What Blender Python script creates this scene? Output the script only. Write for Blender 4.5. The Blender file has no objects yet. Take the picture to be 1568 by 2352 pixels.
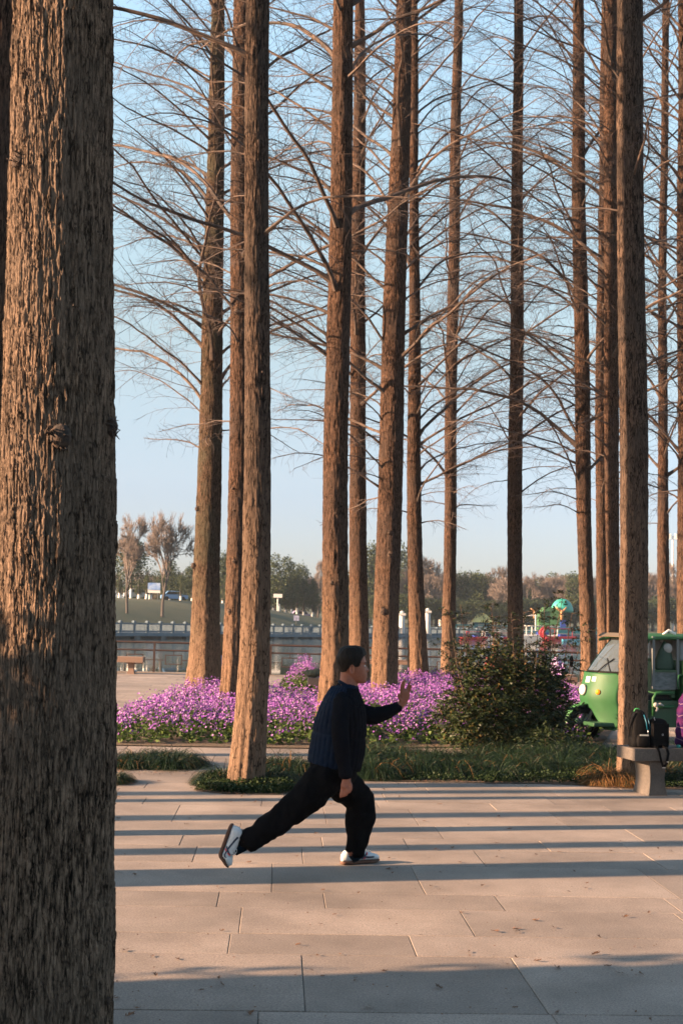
import bpy, bmesh, math, random
import numpy as np
from mathutils import Vector, Matrix, noise
PI = math.pi
C = bpy.context.scene.collection
SC = bpy.context.scene

# ------------------------------------------------------------------ camera
EYE = 1.6; FOC = 3000.0; PW = 1568.0; PH = 2352.0       # focal length in units of a 1568-wide picture
PITCH = math.atan(0.0813); ROLL = 0.0245
cp, sp = math.cos(PITCH), math.sin(PITCH); cr, sr = math.cos(ROLL), math.sin(ROLL)
FWD = Vector((0, cp, sp)); R0 = Vector((1, 0, 0)); U0 = Vector((0, -sp, cp))
RT = R0*cr + U0*sr; UP = U0*cr - R0*sr
cam = bpy.data.objects.new('camera', bpy.data.cameras.new('camera')); C.objects.link(cam)
cam.matrix_world = Matrix(((RT.x, UP.x, -FWD.x, 0), (RT.y, UP.y, -FWD.y, 0), (RT.z, UP.z, -FWD.z, EYE), (0, 0, 0, 1)))
cam.data.sensor_fit = 'HORIZONTAL'; cam.data.sensor_width = 24.0; cam.data.lens = 24.0*FOC/PW
cam.data.clip_start = 0.05; cam.data.clip_end = 5000
cam.data.dof.use_dof = True; cam.data.dof.focus_distance = 8.5; cam.data.dof.aperture_fstop = 7.0
SC.camera = cam

# ------------------------------------------------------------------ sun and sky
SUN_AZ = math.radians(12.5); SUN_EL = math.radians(16.0)
LDIR = Vector((math.cos(SUN_AZ), math.sin(SUN_AZ), 0))                 # the way shadows fall on the ground
TOSUN = Vector((-LDIR.x*math.cos(SUN_EL), -LDIR.y*math.cos(SUN_EL), math.sin(SUN_EL)))
w = bpy.data.worlds.new('World'); SC.world = w; w.use_nodes = True
nt = w.node_tree; nt.nodes.clear()
sky = nt.nodes.new('ShaderNodeTexSky'); sky.sky_type = 'NISHITA'; sky.sun_disc = False
sky.sun_elevation = SUN_EL; sky.sun_rotation = math.atan2(TOSUN.x, TOSUN.y)
sky.air_density = 1.0; sky.dust_density = 0.6; sky.ozone_density = 2.0
# the clear winter sky: paler and whiter towards the horizon all the way round
tcw = nt.nodes.new('ShaderNodeTexCoord'); sxw = nt.nodes.new('ShaderNodeSeparateXYZ'); rw = nt.nodes.new('ShaderNodeValToRGB')
nt.links.new(tcw.outputs['Generated'], sxw.inputs[0]); nt.links.new(sxw.outputs['Z'], rw.inputs['Fac'])
el_ = rw.color_ramp.elements; SKYF = 3.5
stops = [(0.0, (0.60, 0.61, 0.88)), (0.09, (0.83, 0.76, 0.88)), (0.21, (1.40, 1.17, 0.94)), (0.33, (2.05, 1.76, 1.34)), (0.46, (2.7, 2.45, 1.95)), (0.80, (1.10, 1.2, 1.1))]
while len(el_) < len(stops): el_.new(0.5)
for e_, (p_, c_) in zip(el_, stops): e_.position = p_; e_.color = (*[q/SKYF for q in c_], 1)
mxw = nt.nodes.new('ShaderNodeMix'); mxw.data_type = 'RGBA'; mxw.blend_type = 'MULTIPLY'; mxw.inputs[0].default_value = 1.0
bg = nt.nodes.new('ShaderNodeBackground'); bg.inputs['Strength'].default_value = 0.043*SKYF
wo = nt.nodes.new('ShaderNodeOutputWorld')
nt.links.new(sky.outputs[0], mxw.inputs[6]); nt.links.new(rw.outputs[0], mxw.inputs[7]); nt.links.new(mxw.outputs[2], bg.inputs['Color']); nt.links.new(bg.outputs[0], wo.inputs[0])
sl = bpy.data.lights.new('sun', 'SUN'); sl.energy = 5.0; sl.angle = math.radians(0.5); sl.color = (1.0, 0.64, 0.39)
so = bpy.data.objects.new('sun', sl); C.objects.link(so); so.rotation_euler = TOSUN.to_track_quat('Z', 'Y').to_euler(); so.location = TOSUN*60
SC.view_settings.view_transform = 'Standard'; SC.view_settings.look = 'None'; SC.view_settings.gamma = 1.0
SC.view_settings.use_curve_mapping = False; SC.view_settings.exposure = 2.42

# ------------------------------------------------------------------ helpers
def ray(x, y): return (RT*((x-PW/2)/FOC) - UP*((y-PH/2)/FOC) + FWD)
def G(x, y, z=0.0):                                       # the point of a level plane seen in that direction
    d = ray(x, y); t = (z-EYE)/d.z; return Vector((d.x*t, d.y*t, z))
def P(x, y, Y):                                           # the point at that distance ahead
    d = ray(x, y); t = Y/d.y; return Vector((d.x*t, Y, EYE+d.z*t))
def rng(s): return np.random.RandomState(s)

def tag(o, label=None, cat=None, group=None, kind=None):
    if label: o['label'] = label
    if cat: o['category'] = cat
    if group: o['group'] = group
    if kind: o['kind'] = kind
    return o
def thing(name, label, cat, loc=(0, 0, 0), rz=0.0, group=None):
    o = bpy.data.objects.new(name, None); C.objects.link(o); o.empty_display_size = 0.2
    o.location = loc; o.rotation_euler = (0, 0, rz)
    return tag(o, label, cat, group)
def place(o, parent=None, world=False):
    C.objects.link(o)
    if parent is not None:
        o.parent = parent
        if world:                                         # mesh data was made in world coordinates
            o.matrix_parent_inverse = (Matrix.Translation(parent.location) @ parent.rotation_euler.to_matrix().to_4x4()).inverted()
    return o
def mesh_np(name, V, F, mats=(), mi=None, smooth=False):
    V = np.asarray(V, dtype=np.float32); F = np.asarray(F, dtype=np.int32)
    me = bpy.data.meshes.new(name); n, k = F.shape
    me.vertices.add(len(V)); me.vertices.foreach_set('co', V.ravel())
    me.loops.add(n*k); me.loops.foreach_set('vertex_index', F.ravel())
    me.polygons.add(n); me.polygons.foreach_set('loop_start', np.arange(0, n*k, k, dtype=np.int32))
    for m in mats: me.materials.append(m)
    if mi is not None: me.polygons.foreach_set('material_index', np.asarray(mi, dtype=np.int32))
    me.polygons.foreach_set('use_smooth', np.full(n, bool(smooth)))
    me.update(calc_edges=True); me.validate()
    return me
class MB:                                                 # collects faces of any size
    def __init__(s): s.v = []; s.f = []; s.m = []
    def add(s, vs, fs, m=0):
        b = len(s.v); s.v += [tuple(v) for v in vs]; s.f += [tuple(i+b for i in f) for f in fs]; s.m += [m]*len(fs); return s
    def box(s, c, d, m=0, rz=0.0, M=None):
        c = Vector(c); hx, hy, hz = d[0]/2, d[1]/2, d[2]/2
        R = M if M is not None else Matrix.Rotation(rz, 3, 'Z')
        vs = [c + R @ Vector((x*hx, y*hy, z*hz)) for z in (-1, 1) for x, y in ((-1, -1), (1, -1), (1, 1), (-1, 1))]
        return s.add(vs, [(3, 2, 1, 0), (4, 5, 6, 7), (0, 1, 5, 4), (1, 2, 6, 5), (2, 3, 7, 6), (3, 0, 4, 7)], m)
    def tube(s, pts, rad, n=8, m=0, cap=True, flat=None):
        pts = [Vector(p) for p in pts]
        if not hasattr(rad, '__len__'): rad = [rad]*len(pts)
        V, F = tube_arr(pts, rad, n, flat)
        b = [tuple(x) for x in V]; fs = [tuple(x) for x in F]
        if cap: fs += [tuple(range(n))[::-1], tuple(range(n*(len(pts)-1), n*len(pts)))]
        return s.add(b, fs, m)
    def prism(s, poly, y0, y1, m=0, axis='y'):            # outline in a plane, pushed to a thickness
        n = len(poly)
        def pt(a, b, t): return (a, t, b) if axis == 'y' else ((a, b, t) if axis == 'z' else (t, a, b))
        vs = [pt(a, b, y0) for a, b in poly] + [pt(a, b, y1) for a, b in poly]
        fs = [tuple(range(n)), tuple(range(2*n-1, n-1, -1))] + [(i, i+n, (i+1) % n+n, (i+1) % n) for i in range(n)]
        return s.add(vs, fs, m)
    def ball(s, c, r, m=0, nu=10, nv=7):
        c = Vector(c); r = r if hasattr(r, '__len__') else (r, r, r); vs = []; fs = []
        for j in range(nv+1):
            a = PI*j/nv
            for i in range(nu):
                b = 2*PI*i/nu; vs.append((c.x+r[0]*math.sin(a)*math.cos(b), c.y+r[1]*math.sin(a)*math.sin(b), c.z+r[2]*math.cos(a)))
        for j in range(nv):
            for i in range(nu): fs.append((j*nu+i, (j+1)*nu+i, (j+1)*nu+(i+1) % nu, j*nu+(i+1) % nu))
        return s.add(vs, fs, m)
    def mesh(s, name, mats, smooth=False, M=None):
        me = bpy.data.meshes.new(name); me.from_pydata(s.v, [], s.f)
        for m in (mats if isinstance(mats, (list, tuple)) else [mats]): me.materials.append(m)
        me.polygons.foreach_set('material_index', s.m)
        if smooth: me.polygons.foreach_set('use_smooth', [True]*len(s.f))
        me.update()
        bm = bmesh.new(); bm.from_mesh(me); bmesh.ops.recalc_face_normals(bm, faces=bm.faces); bm.to_mesh(me); bm.free()
        return me
    def obj(s, name, mats, parent=None, smooth=False, world=False, bevel=0.0, seg=2):
        o = bpy.data.objects.new(name, s.mesh(name, mats, smooth)); place(o, parent, world)
        if bevel:
            b = o.modifiers.new('bevel', 'BEVEL'); b.width = bevel; b.segments = seg; b.limit_method = 'ANGLE'
            o.data.polygons.foreach_set('use_smooth', [True]*len(o.data.polygons))
            wn = o.modifiers.new('wn', 'WEIGHTED_NORMAL'); wn.keep_sharp = True
        return o
def tube_arr(pts, rad, n=6, flat=None):
    p = np.array([tuple(q) for q in pts], dtype=float); r = np.asarray(rad, dtype=float)
    t = np.gradient(p, axis=0); t /= (np.linalg.norm(t, axis=1, keepdims=True)+1e-12)
    ref = np.array((0.13, 0.97, 0.21)) if abs(t[:, 1]).mean() < 0.8 else np.array((1.0, 0.1, 0.0))
    a = np.cross(t, ref); a /= (np.linalg.norm(a, axis=1, keepdims=True)+1e-12); b = np.cross(t, a)
    th = np.arange(n)*2*PI/n
    fl = 1.0 if flat is None else flat
    V = p[:, None, :] + r[:, None, None]*(np.cos(th)[None, :, None]*a[:, None, :] + fl*np.sin(th)[None, :, None]*b[:, None, :])
    m = len(p); i = np.arange(m-1)[:, None]*n; j = np.arange(n)[None, :]; j2 = (j+1) % n
    F = np.stack([i+j, i+j2, i+n+j2, i+n+j], axis=-1).reshape(-1, 4)
    return V.reshape(-1, 3), F
class NB:                                                 # collects quads in numpy
    def __init__(s): s.V = []; s.F = []; s.M = []; s.n = 0
    def add(s, V, F, m=0):
        s.V.append(V); s.F.append(F+s.n); s.M.append(np.full(len(F), m)); s.n += len(V)
    def mesh(s, name, mats, smooth=False):
        return mesh_np(name, np.concatenate(s.V), np.concatenate(s.F), mats, np.concatenate(s.M), smooth)
def remesh(name, parts_mesh, voxel, mat, parent=None, smooth_it=3, disp=None, world=True):
    o = bpy.data.objects.new(name+'_tmp', parts_mesh); C.objects.link(o)
    m = o.modifiers.new('r', 'REMESH'); m.mode = 'VOXEL'; m.voxel_size = voxel; m.use_smooth_shade = True
    if smooth_it:
        s = o.modifiers.new('s', 'SMOOTH'); s.factor = 0.5; s.iterations = smooth_it
    dg = bpy.context.evaluated_depsgraph_get()
    me = bpy.data.meshes.new_from_object(o.evaluated_get(dg)); me.name = name
    bpy.data.objects.remove(o)
    if disp is not None:
        for v in me.vertices: v.co = v.co + v.normal*disp(v.co)
        me.update()
    me.materials.clear()
    for mm in (mat if isinstance(mat, (list, tuple)) else [mat]): me.materials.append(mm)
    ob = bpy.data.objects.new(name, me); place(ob, parent, world); return ob
def crom(pts, n):                                         # smooth curve through rows of numbers
    p = np.asarray(pts, dtype=float); m = len(p); out = []
    for q in np.linspace(0, m-1, n):
        i = min(int(q), m-2); t = q-i
        p0, p1, p2, p3 = p[max(i-1, 0)], p[i], p[i+1], p[min(i+2, m-1)]
        out.append(0.5*((2*p1)+(-p0+p2)*t+(2*p0-5*p1+4*p2-p3)*t*t+(-p0+3*p1-3*p2+p3)*t**3))
    return np.array(out)

# ------------------------------------------------------------------ materials
def mat(name, col, rough=0.8, col2=None, scale=8.0, bump=0.0, bscale=None, stretch=(1, 1, 1), metal=0.0, spec=0.5, detail=4.0, rnd=0.0, isl=0.0, trans=0.0, coat=0.0, subs=0.0, extra=None, contrast=(0.35, 0.65)):
    m = bpy.data.materials.new(name); m.use_nodes = True; t = m.node_tree; N = t.nodes; L = t.links
    b = N['Principled BSDF']; b.inputs['Roughness'].default_value = rough; b.inputs['Metallic'].default_value = metal
    b.inputs['Specular IOR Level'].default_value = spec; b.inputs['Transmission Weight'].default_value = trans; b.inputs['Coat Weight'].default_value = coat
    if subs: b.inputs['Subsurface Weight'].default_value = subs; b.inputs['Subsurface Radius'].default_value = (0.01, 0.004, 0.002)
    tc = N.new('ShaderNodeTexCoord'); mp = N.new('ShaderNodeMapping'); mp.inputs['Scale'].default_value = stretch
    L.new(tc.outputs['Object'], mp.inputs['Vector'])
    src = None
    if col2 is not None:
        nz = N.new('ShaderNodeTexNoise'); nz.inputs['Scale'].default_value = scale; nz.inputs['Detail'].default_value = detail; nz.inputs['Roughness'].default_value = 0.65
        L.new(mp.outputs[0], nz.inputs['Vector'])
        cr_ = N.new('ShaderNodeValToRGB'); cr_.color_ramp.elements[0].position = contrast[0]; cr_.color_ramp.elements[1].position = contrast[1]
        cr_.color_ramp.elements[0].color = (*col, 1); cr_.color_ramp.elements[1].color = (*col2, 1)
        L.new(nz.outputs['Fac'], cr_.inputs['Fac']); src = cr_.outputs['Color']
    if rnd or isl:
        hv = N.new('ShaderNodeHueSaturation')
        if src is not None: L.new(src, hv.inputs['Color'])
        else: hv.inputs['Color'].default_value = (*col, 1)
        if isl: g = N.new('ShaderNodeNewGeometry'); ro = g.outputs['Random Per Island']; amt = isl
        else: g = N.new('ShaderNodeObjectInfo'); ro = g.outputs['Random']; amt = rnd
        mr = N.new('ShaderNodeMapRange'); mr.inputs['To Min'].default_value = 1-amt; mr.inputs['To Max'].default_value = 1+amt
        L.new(ro, mr.inputs['Value']); L.new(mr.outputs[0], hv.inputs['Value']); src = hv.outputs['Color']
    if src is not None: L.new(src, b.inputs['Base Color'])
    else: b.inputs['Base Color'].default_value = (*col, 1)
    if bump:
        n2 = N.new('ShaderNodeTexNoise'); n2.inputs['Scale'].default_value = bscale or scale*3; n2.inputs['Detail'].default_value = 5
        L.new(mp.outputs[0], n2.inputs['Vector'])
        bp = N.new('ShaderNodeBump'); bp.inputs['Strength'].default_value = 1.0; bp.inputs['Distance'].default_value = bump
        L.new(n2.outputs['Fac'], bp.inputs['Height']); L.new(bp.outputs[0], b.inputs['Normal'])
    if extra: extra(m, t, b, src)
    return m
def leafy(name, col, col2, isl=0.35, rough=0.55, tr=0.25):     # thin leaves: a little light passes through
    m = bpy.data.materials.new(name); m.use_nodes = True; t = m.node_tree; N = t.nodes; L = t.links
    b = N['Principled BSDF']; b.inputs['Roughness'].default_value = rough; b.inputs['Specular IOR Level'].default_value = 0.12
    g = N.new('ShaderNodeNewGeometry'); r = N.new('ShaderNodeValToRGB'); r.color_ramp.elements[0].color = (*col, 1); r.color_ramp.elements[1].color = (*col2, 1)
    L.new(g.outputs['Random Per Island'], r.inputs['Fac']); L.new(r.outputs[0], b.inputs['Base Color'])
    tl = N.new('ShaderNodeBsdfTranslucent'); L.new(r.outputs[0], tl.inputs['Color'])
    mx = N.new('ShaderNodeMixShader'); mx.inputs[0].default_value = tr
    L.new(b.outputs[0], mx.inputs[1]); L.new(tl.outputs[0], mx.inputs[2]); L.new(mx.outputs[0], N['Material Output'].inputs[0])
    return m
def bark_mat(name, cA, cB, cC, bump=0.022, su=62.0, sv=10.0, low=None, lowz=1.6):
    m = bpy.data.materials.new(name); m.use_nodes = True; t = m.node_tree; N = t.nodes; L = t.links
    b = N['Principled BSDF']; b.inputs['Roughness'].default_value = 0.95; b.inputs['Specular IOR Level'].default_value = 0.08
    tc = N.new('ShaderNodeTexCoord'); mp = N.new('ShaderNodeMapping'); mp.inputs['Scale'].default_value = (su, su, sv); L.new(tc.outputs['Object'], mp.inputs[0])
    n1 = N.new('ShaderNodeTexNoise'); n1.inputs['Scale'].default_value = 1.0; n1.inputs['Detail'].default_value = 6; n1.inputs['Roughness'].default_value = 0.7; L.new(mp.outputs[0], n1.inputs['Vector'])
    n2 = N.new('ShaderNodeTexNoise'); n2.inputs['Scale'].default_value = 1.7; n2.inputs['Detail'].default_value = 4; L.new(tc.outputs['Object'], n2.inputs['Vector'])
    r = N.new('ShaderNodeValToRGB'); e = r.color_ramp.elements; e[0].position = 0.40; e[0].color = (*cA, 1); e[1].position = 0.60; e[1].color = (*cB, 1)
    L.new(n1.outputs['Fac'], r.inputs['Fac'])
    mx = N.new('ShaderNodeMix'); mx.data_type = 'RGBA'; mr = N.new('ShaderNodeMapRange'); mr.inputs['From Min'].default_value = 0.42; mr.inputs['From Max'].default_value = 0.68
    L.new(n2.outputs['Fac'], mr.inputs['Value']); L.new(mr.outputs[0], mx.inputs[0]); L.new(r.outputs[0], mx.inputs[6]); mx.inputs[7].default_value = (*cC, 1)
    out = mx.outputs[2]
    if low is not None:                                   # old bark rubbed paler round the foot of the trunk
        sx = N.new('ShaderNodeSeparateXYZ'); L.new(tc.outputs['Object'], sx.inputs[0])
        m2 = N.new('ShaderNodeMapRange'); m2.interpolation_type = 'SMOOTHSTEP'; m2.inputs['From Min'].default_value = lowz*2; m2.inputs['From Max'].default_value = 0.1; m2.inputs['To Max'].default_value = 0.75
        L.new(sx.outputs['Z'], m2.inputs['Value']); x2 = N.new('ShaderNodeMix'); x2.data_type = 'RGBA'; L.new(m2.outputs[0], x2.inputs[0]); L.new(out, x2.inputs[6])
        r2 = N.new('ShaderNodeValToRGB'); r2.color_ramp.elements[0].position = 0.3; r2.color_ramp.elements[1].position = 0.6
        r2.color_ramp.elements[0].color = (*[c*0.6 for c in low], 1); r2.color_ramp.elements[1].color = (*low, 1); L.new(n1.outputs['Fac'], r2.inputs['Fac']); L.new(r2.outputs[0], x2.inputs[7]); out = x2.outputs[2]
    # small upright cracks and flakes, dark where the outer bark has split
    mp4 = N.new('ShaderNodeMapping'); mp4.inputs['Scale'].default_value = (su*0.9, su*0.9, sv*1.5); L.new(tc.outputs['Object'], mp4.inputs[0])
    v4 = N.new('ShaderNodeTexVoronoi'); v4.feature = 'DISTANCE_TO_EDGE'; v4.inputs['Scale'].default_value = 1.0; v4.inputs['Randomness'].default_value = 1.0; L.new(mp4.outputs[0], v4.inputs['Vector'])
    n4 = N.new('ShaderNodeTexNoise'); n4.inputs['Scale'].default_value = 0.5; n4.inputs['Detail'].default_value = 3; L.new(mp4.outputs[0], n4.inputs['Vector'])
    m4 = N.new('ShaderNodeMath'); m4.operation = 'MULTIPLY_ADD'; m4.inputs[1].default_value = -0.75; m4.inputs[2].default_value = 0.42; L.new(n4.outputs['Fac'], m4.inputs[0])
    s4 = N.new('ShaderNodeMath'); s4.operation = 'SUBTRACT'; L.new(v4.outputs['Distance'], s4.inputs[0]); L.new(m4.outputs[0], s4.inputs[1])
    r4 = N.new('ShaderNodeMapRange'); r4.inputs['From Min'].default_value = -0.10; r4.inputs['From Max'].default_value = 0.06; r4.inputs['To Min'].default_value = 0.28; r4.inputs['To Max'].default_value = 1.12; L.new(s4.outputs[0], r4.inputs['Value'])
    k4 = N.new('ShaderNodeVectorMath'); k4.operation = 'SCALE'; L.new(out, k4.inputs[0]); L.new(r4.outputs[0], k4.inputs['Scale']); out = k4.outputs[0]
    L.new(out, b.inputs['Base Color'])
    mp3 = N.new('ShaderNodeMapping'); mp3.inputs['Scale'].default_value = (su*3.2, su*3.2, sv*5); L.new(tc.outputs['Object'], mp3.inputs[0])
    n3 = N.new('ShaderNodeTexNoise'); n3.inputs['Scale'].default_value = 1.0; n3.inputs['Detail'].default_value = 5; L.new(mp3.outputs[0], n3.inputs['Vector'])
    ad = N.new('ShaderNodeMath'); ad.operation = 'MULTIPLY_ADD'; ad.inputs[1].default_value = 0.5; L.new(n3.outputs['Fac'], ad.inputs[0]); L.new(n1.outputs['Fac'], ad.inputs[2])
    bp = N.new('ShaderNodeBump'); bp.inputs['Distance'].default_value = bump; L.new(ad.outputs[0], bp.inputs['Height']); L.new(bp.outputs[0], b.inputs['Normal'])
    return m
# 2-D noises in numpy for relief that is real geometry
def h2(ix, iy, s):
    n = np.sin(ix*127.1 + iy*311.7 + s*74.7)*43758.5453
    return n-np.floor(n)
def vn(u, v, s=0):
    iu, iv = np.floor(u), np.floor(v); fu, fv = u-iu, v-iv; fu = fu*fu*(3-2*fu); fv = fv*fv*(3-2*fv)
    return (h2(iu, iv, s)*(1-fu)+h2(iu+1, iv, s)*fu)*(1-fv)+(h2(iu, iv+1, s)*(1-fu)+h2(iu+1, iv+1, s)*fu)*fv
def voro(u, v, s=0):
    iu, iv = np.floor(u), np.floor(v); f1 = np.full(u.shape, 9.0); f2 = f1.copy(); idv = np.zeros(u.shape); dv = np.zeros(u.shape)
    for a in (-1, 0, 1):
        for b in (-1, 0, 1):
            cu, cv = iu+a, iv+b; pu = cu+0.1+0.8*h2(cu, cv, s); pv = cv+0.1+0.8*h2(cu, cv, s+5)
            d = np.sqrt((pu-u)**2+(pv-v)**2); c = d < f1
            f2 = np.where(c, f1, np.minimum(f2, d)); idv = np.where(c, h2(cu, cv, s+9), idv); dv = np.where(c, v-pv, dv); f1 = np.where(c, d, f1)
    return f1, f2-f1, idv, dv

# ------------------------------------------------------------------ shared materials
def objrand(t, mp, k=37.0):
    oi = t.nodes.new('ShaderNodeObjectInfo'); mu = t.nodes.new('ShaderNodeMath'); mu.operation = 'MULTIPLY'; mu.inputs[1].default_value = k
    cb = t.nodes.new('ShaderNodeCombineXYZ'); t.links.new(oi.outputs['Random'], mu.inputs[0])
    for i in range(3): t.links.new(mu.outputs[0], cb.inputs[i])
    t.links.new(cb.outputs[0], mp.inputs['Location'])
def vary_bark(m):
    t = m.node_tree
    for n in list(t.nodes):
        if n.type == 'MAPPING': objrand(t, n)
    return m
BARK_WARM = vary_bark(bark_mat('bark_warm', (0.009, 0.006, 0.005), (0.105, 0.062, 0.042), (0.048, 0.034, 0.028), low=(0.185, 0.118, 0.078)))
BARK_MOSS = vary_bark(bark_mat('bark_mossy', (0.010, 0.008, 0.006), (0.100, 0.064, 0.044), (0.052, 0.046, 0.032), low=(0.18, 0.118, 0.080)))
BARK_GREY = vary_bark(bark_mat('bark_grey', (0.012, 0.009, 0.008), (0.105, 0.072, 0.054), (0.050, 0.040, 0.034), low=(0.20, 0.132, 0.090), lowz=1.9))
BARK_HERO = bark_mat('bark_shaggy', (0.012, 0.009, 0.007), (0.20, 0.136, 0.095), (0.11, 0.080, 0.060), bump=0.006, su=95.0, sv=12.0)
LIMB = mat('limb_bark', (0.022, 0.016, 0.013), 0.85, (0.105, 0.068, 0.050), 6.0)
TWIG = mat('twig_bark', (0.042, 0.028, 0.024), 0.85)
KNOT = mat('knot_wood', (0.018, 0.012, 0.009), 0.9, (0.07, 0.04, 0.025), 30.0, bump=0.004)
CUTW = mat('cut_wood', (0.45, 0.33, 0.18), 0.8, (0.30, 0.20, 0.10), 20.0)
def granite(name, a, b2, rnd=0.0, isl=0.0, sc=95.0):
    def ex(m, t, b, src):
        N = t.nodes; L = t.links; tc = N.new('ShaderNodeTexCoord'); g = N.new('ShaderNodeNewGeometry')
        n = N.new('ShaderNodeTexNoise'); n.inputs['Scale'].default_value = sc; n.inputs['Detail'].default_value = 3; n.inputs['Roughness'].default_value = 0.8; L.new(g.outputs['Position'], n.inputs['Vector'])
        st = N.new('ShaderNodeTexNoise'); st.inputs['Scale'].default_value = 1.1; st.inputs['Detail'].default_value = 7; st.inputs['Roughness'].default_value = 0.62; L.new(g.outputs['Position'], st.inputs['Vector'])
        r1 = N.new('ShaderNodeMapRange'); r1.inputs['From Min'].default_value = 0.3; r1.inputs['From Max'].default_value = 0.7; r1.inputs['To Min'].default_value = 0.55; r1.inputs['To Max'].default_value = 1.42; L.new(n.outputs['Fac'], r1.inputs['Value'])
        r2 = N.new('ShaderNodeMapRange'); r2.inputs['From Min'].default_value = 0.32; r2.inputs['From Max'].default_value = 0.66; r2.inputs['To Min'].default_value = 0.66; r2.inputs['To Max'].default_value = 1.1; L.new(st.outputs['Fac'], r2.inputs['Value'])
        mu = N.new('ShaderNodeMath'); mu.operation = 'MULTIPLY'; L.new(r1.outputs[0], mu.inputs[0]); L.new(r2.outputs[0], mu.inputs[1])
        v = N.new('ShaderNodeVectorMath'); v.operation = 'SCALE'; L.new(src, v.inputs[0]); L.new(mu.outputs[0], v.inputs['Scale']); L.new(v.outputs[0], b.inputs['Base Color'])
        bp = N.new('ShaderNodeBump'); bp.inputs['Distance'].default_value = 0.0016; L.new(n.outputs['Fac'], bp.inputs['Height']); L.new(bp.outputs[0], b.inputs['Normal'])
    return mat(name, a, 0.75, b2, 2.0, rnd=rnd, isl=isl, extra=ex)
SLAB = granite('granite_paving', (0.205, 0.166, 0.138), (0.245, 0.202, 0.171), rnd=0.18)
SLABF = granite('granite_paving_far', (0.205, 0.166, 0.138), (0.245, 0.202, 0.171), isl=0.18)
JOINT = mat('joint_sand', (0.10, 0.088, 0.075), 0.95, (0.05, 0.045, 0.04), 12.0)
BENCHM = granite('granite_bench', (0.058, 0.049, 0.042), (0.095, 0.079, 0.067), sc=75.0)
SOIL = mat('soil', (0.10, 0.055, 0.030), 0.95, (0.055, 0.045, 0.025), 9.0, bump=0.02)

# ------------------------------------------------------------------ ground, paving, lake
SHORE = 35.7
def struct(o, name=None): o['kind'] = 'structure'; return o
g = MB(); g.box((0, (SHORE-25)/2, -0.9), (140, SHORE+25, 1.784)); struct(g.obj('plaza_ground', JOINT))     # top at -0.008
plaza = bpy.data.objects.new('plaza_paving', None); C.objects.link(plaza); plaza['kind'] = 'structure'
k = MB(); k.box((0, SHORE-0.13, -0.45), (139, 0.30, 0.95)); kerb_edge = k.obj('shore_kerb', SLABF, plaza)
PR = math.radians(2.6)
rot = Matrix.Rotation(PR, 3, 'Z')
r = rng(4); slabs = []; y = 0.3; i = 0
pat = [0.60, 0.40, 0.90, 0.60, 0.45, 0.60, 0.90, 0.40]
y0 = G(430, 2169).y - 4.6                                   # a long joint passes here in the photograph
y = y0
while y < SHORE+4:
    d = pat[i % 8]; L_ = [1.0, 1.5, 1.2][i % 3]; gap = 0.012 if i % 2 == 0 else 0.006
    x = -34 + r.uniform(0, 1.2) if i > 12 else -12 + [0.35, 0.1, 0.8, 0.5, 1.2, 0.2][i % 6]
    xe = 34 if i > 12 else 12
    while x < xe:
        ll = L_ if r.rand() < 0.8 else L_*0.6
        c = rot @ Vector((x+ll/2, y+d/2, 0))
        if c.y < SHORE-0.6: slabs.append((c.x, c.y, ll-0.003, d-gap*0.85, r.uniform(-0.0015, 0.0015)))
        x += ll
    y += d; i += 1
def onscreen(x, y):
    dp = y*cp - EYE*(-sp)*0
    v = Vector((x, y, -EYE)); z = v.dot(FWD); return z > 0.5 and abs(v.dot(RT)/z*FOC) < PW/2+60 and -v.dot(UP)/z*FOC < PH/2+160
vis = sorted([s for s in slabs if onscreen(s[0], s[1])], key=lambda s: s[1])
near = vis[:290]; nearset = set(near); rest = [s for s in slabs if s not in nearset]
def slab_mesh(L_, d):
    b = 0.003; m = MB(); x, yy = L_/2, d/2
    vs = [(-x, -yy, -0.02), (x, -yy, -0.02), (x, yy, -0.02), (-x, yy, -0.02), (-x, -yy, -b), (x, -yy, -b), (x, yy, -b), (-x, yy, -b), (-x+b, -yy+b, 0), (x-b, -yy+b, 0), (x-b, yy-b, 0), (-x+b, yy-b, 0)]
    fs = [(0, 1, 5, 4), (1, 2, 6, 5), (2, 3, 7, 6), (3, 0, 4, 7), (4, 5, 9, 8), (5, 6, 10, 9), (6, 7, 11, 10), (7, 4, 8, 11), (8, 9, 10, 11)]
    return vs, fs
cache = {}
for s in near:
    key = (round(s[2], 3), round(s[3], 3))
    if key not in cache: vs, fs = slab_mesh(*key); cache[key] = MB().add(vs, fs).mesh('paving_slab', SLAB)
    o = bpy.data.objects.new('paving_slab', cache[key]); C.objects.link(o); o.parent = plaza; o.location = (s[0], s[1], s[4]); o.rotation_euler = (0, 0, PR)
V = []; F = []; n = 0
for s in rest:
    vs, fs = slab_mesh(s[2], s[3])
    for v in vs: q = rot @ Vector(v); V.append((q.x+s[0], q.y+s[1], q.z+s[4]))
    F += [tuple(a+n for a in f) for f in fs]; n += 12
o = bpy.data.objects.new('far_paving_slabs', mesh_np('far_paving_slabs', V, F, [SLABF])); place(o, plaza); o['kind'] = 'stuff'

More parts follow.
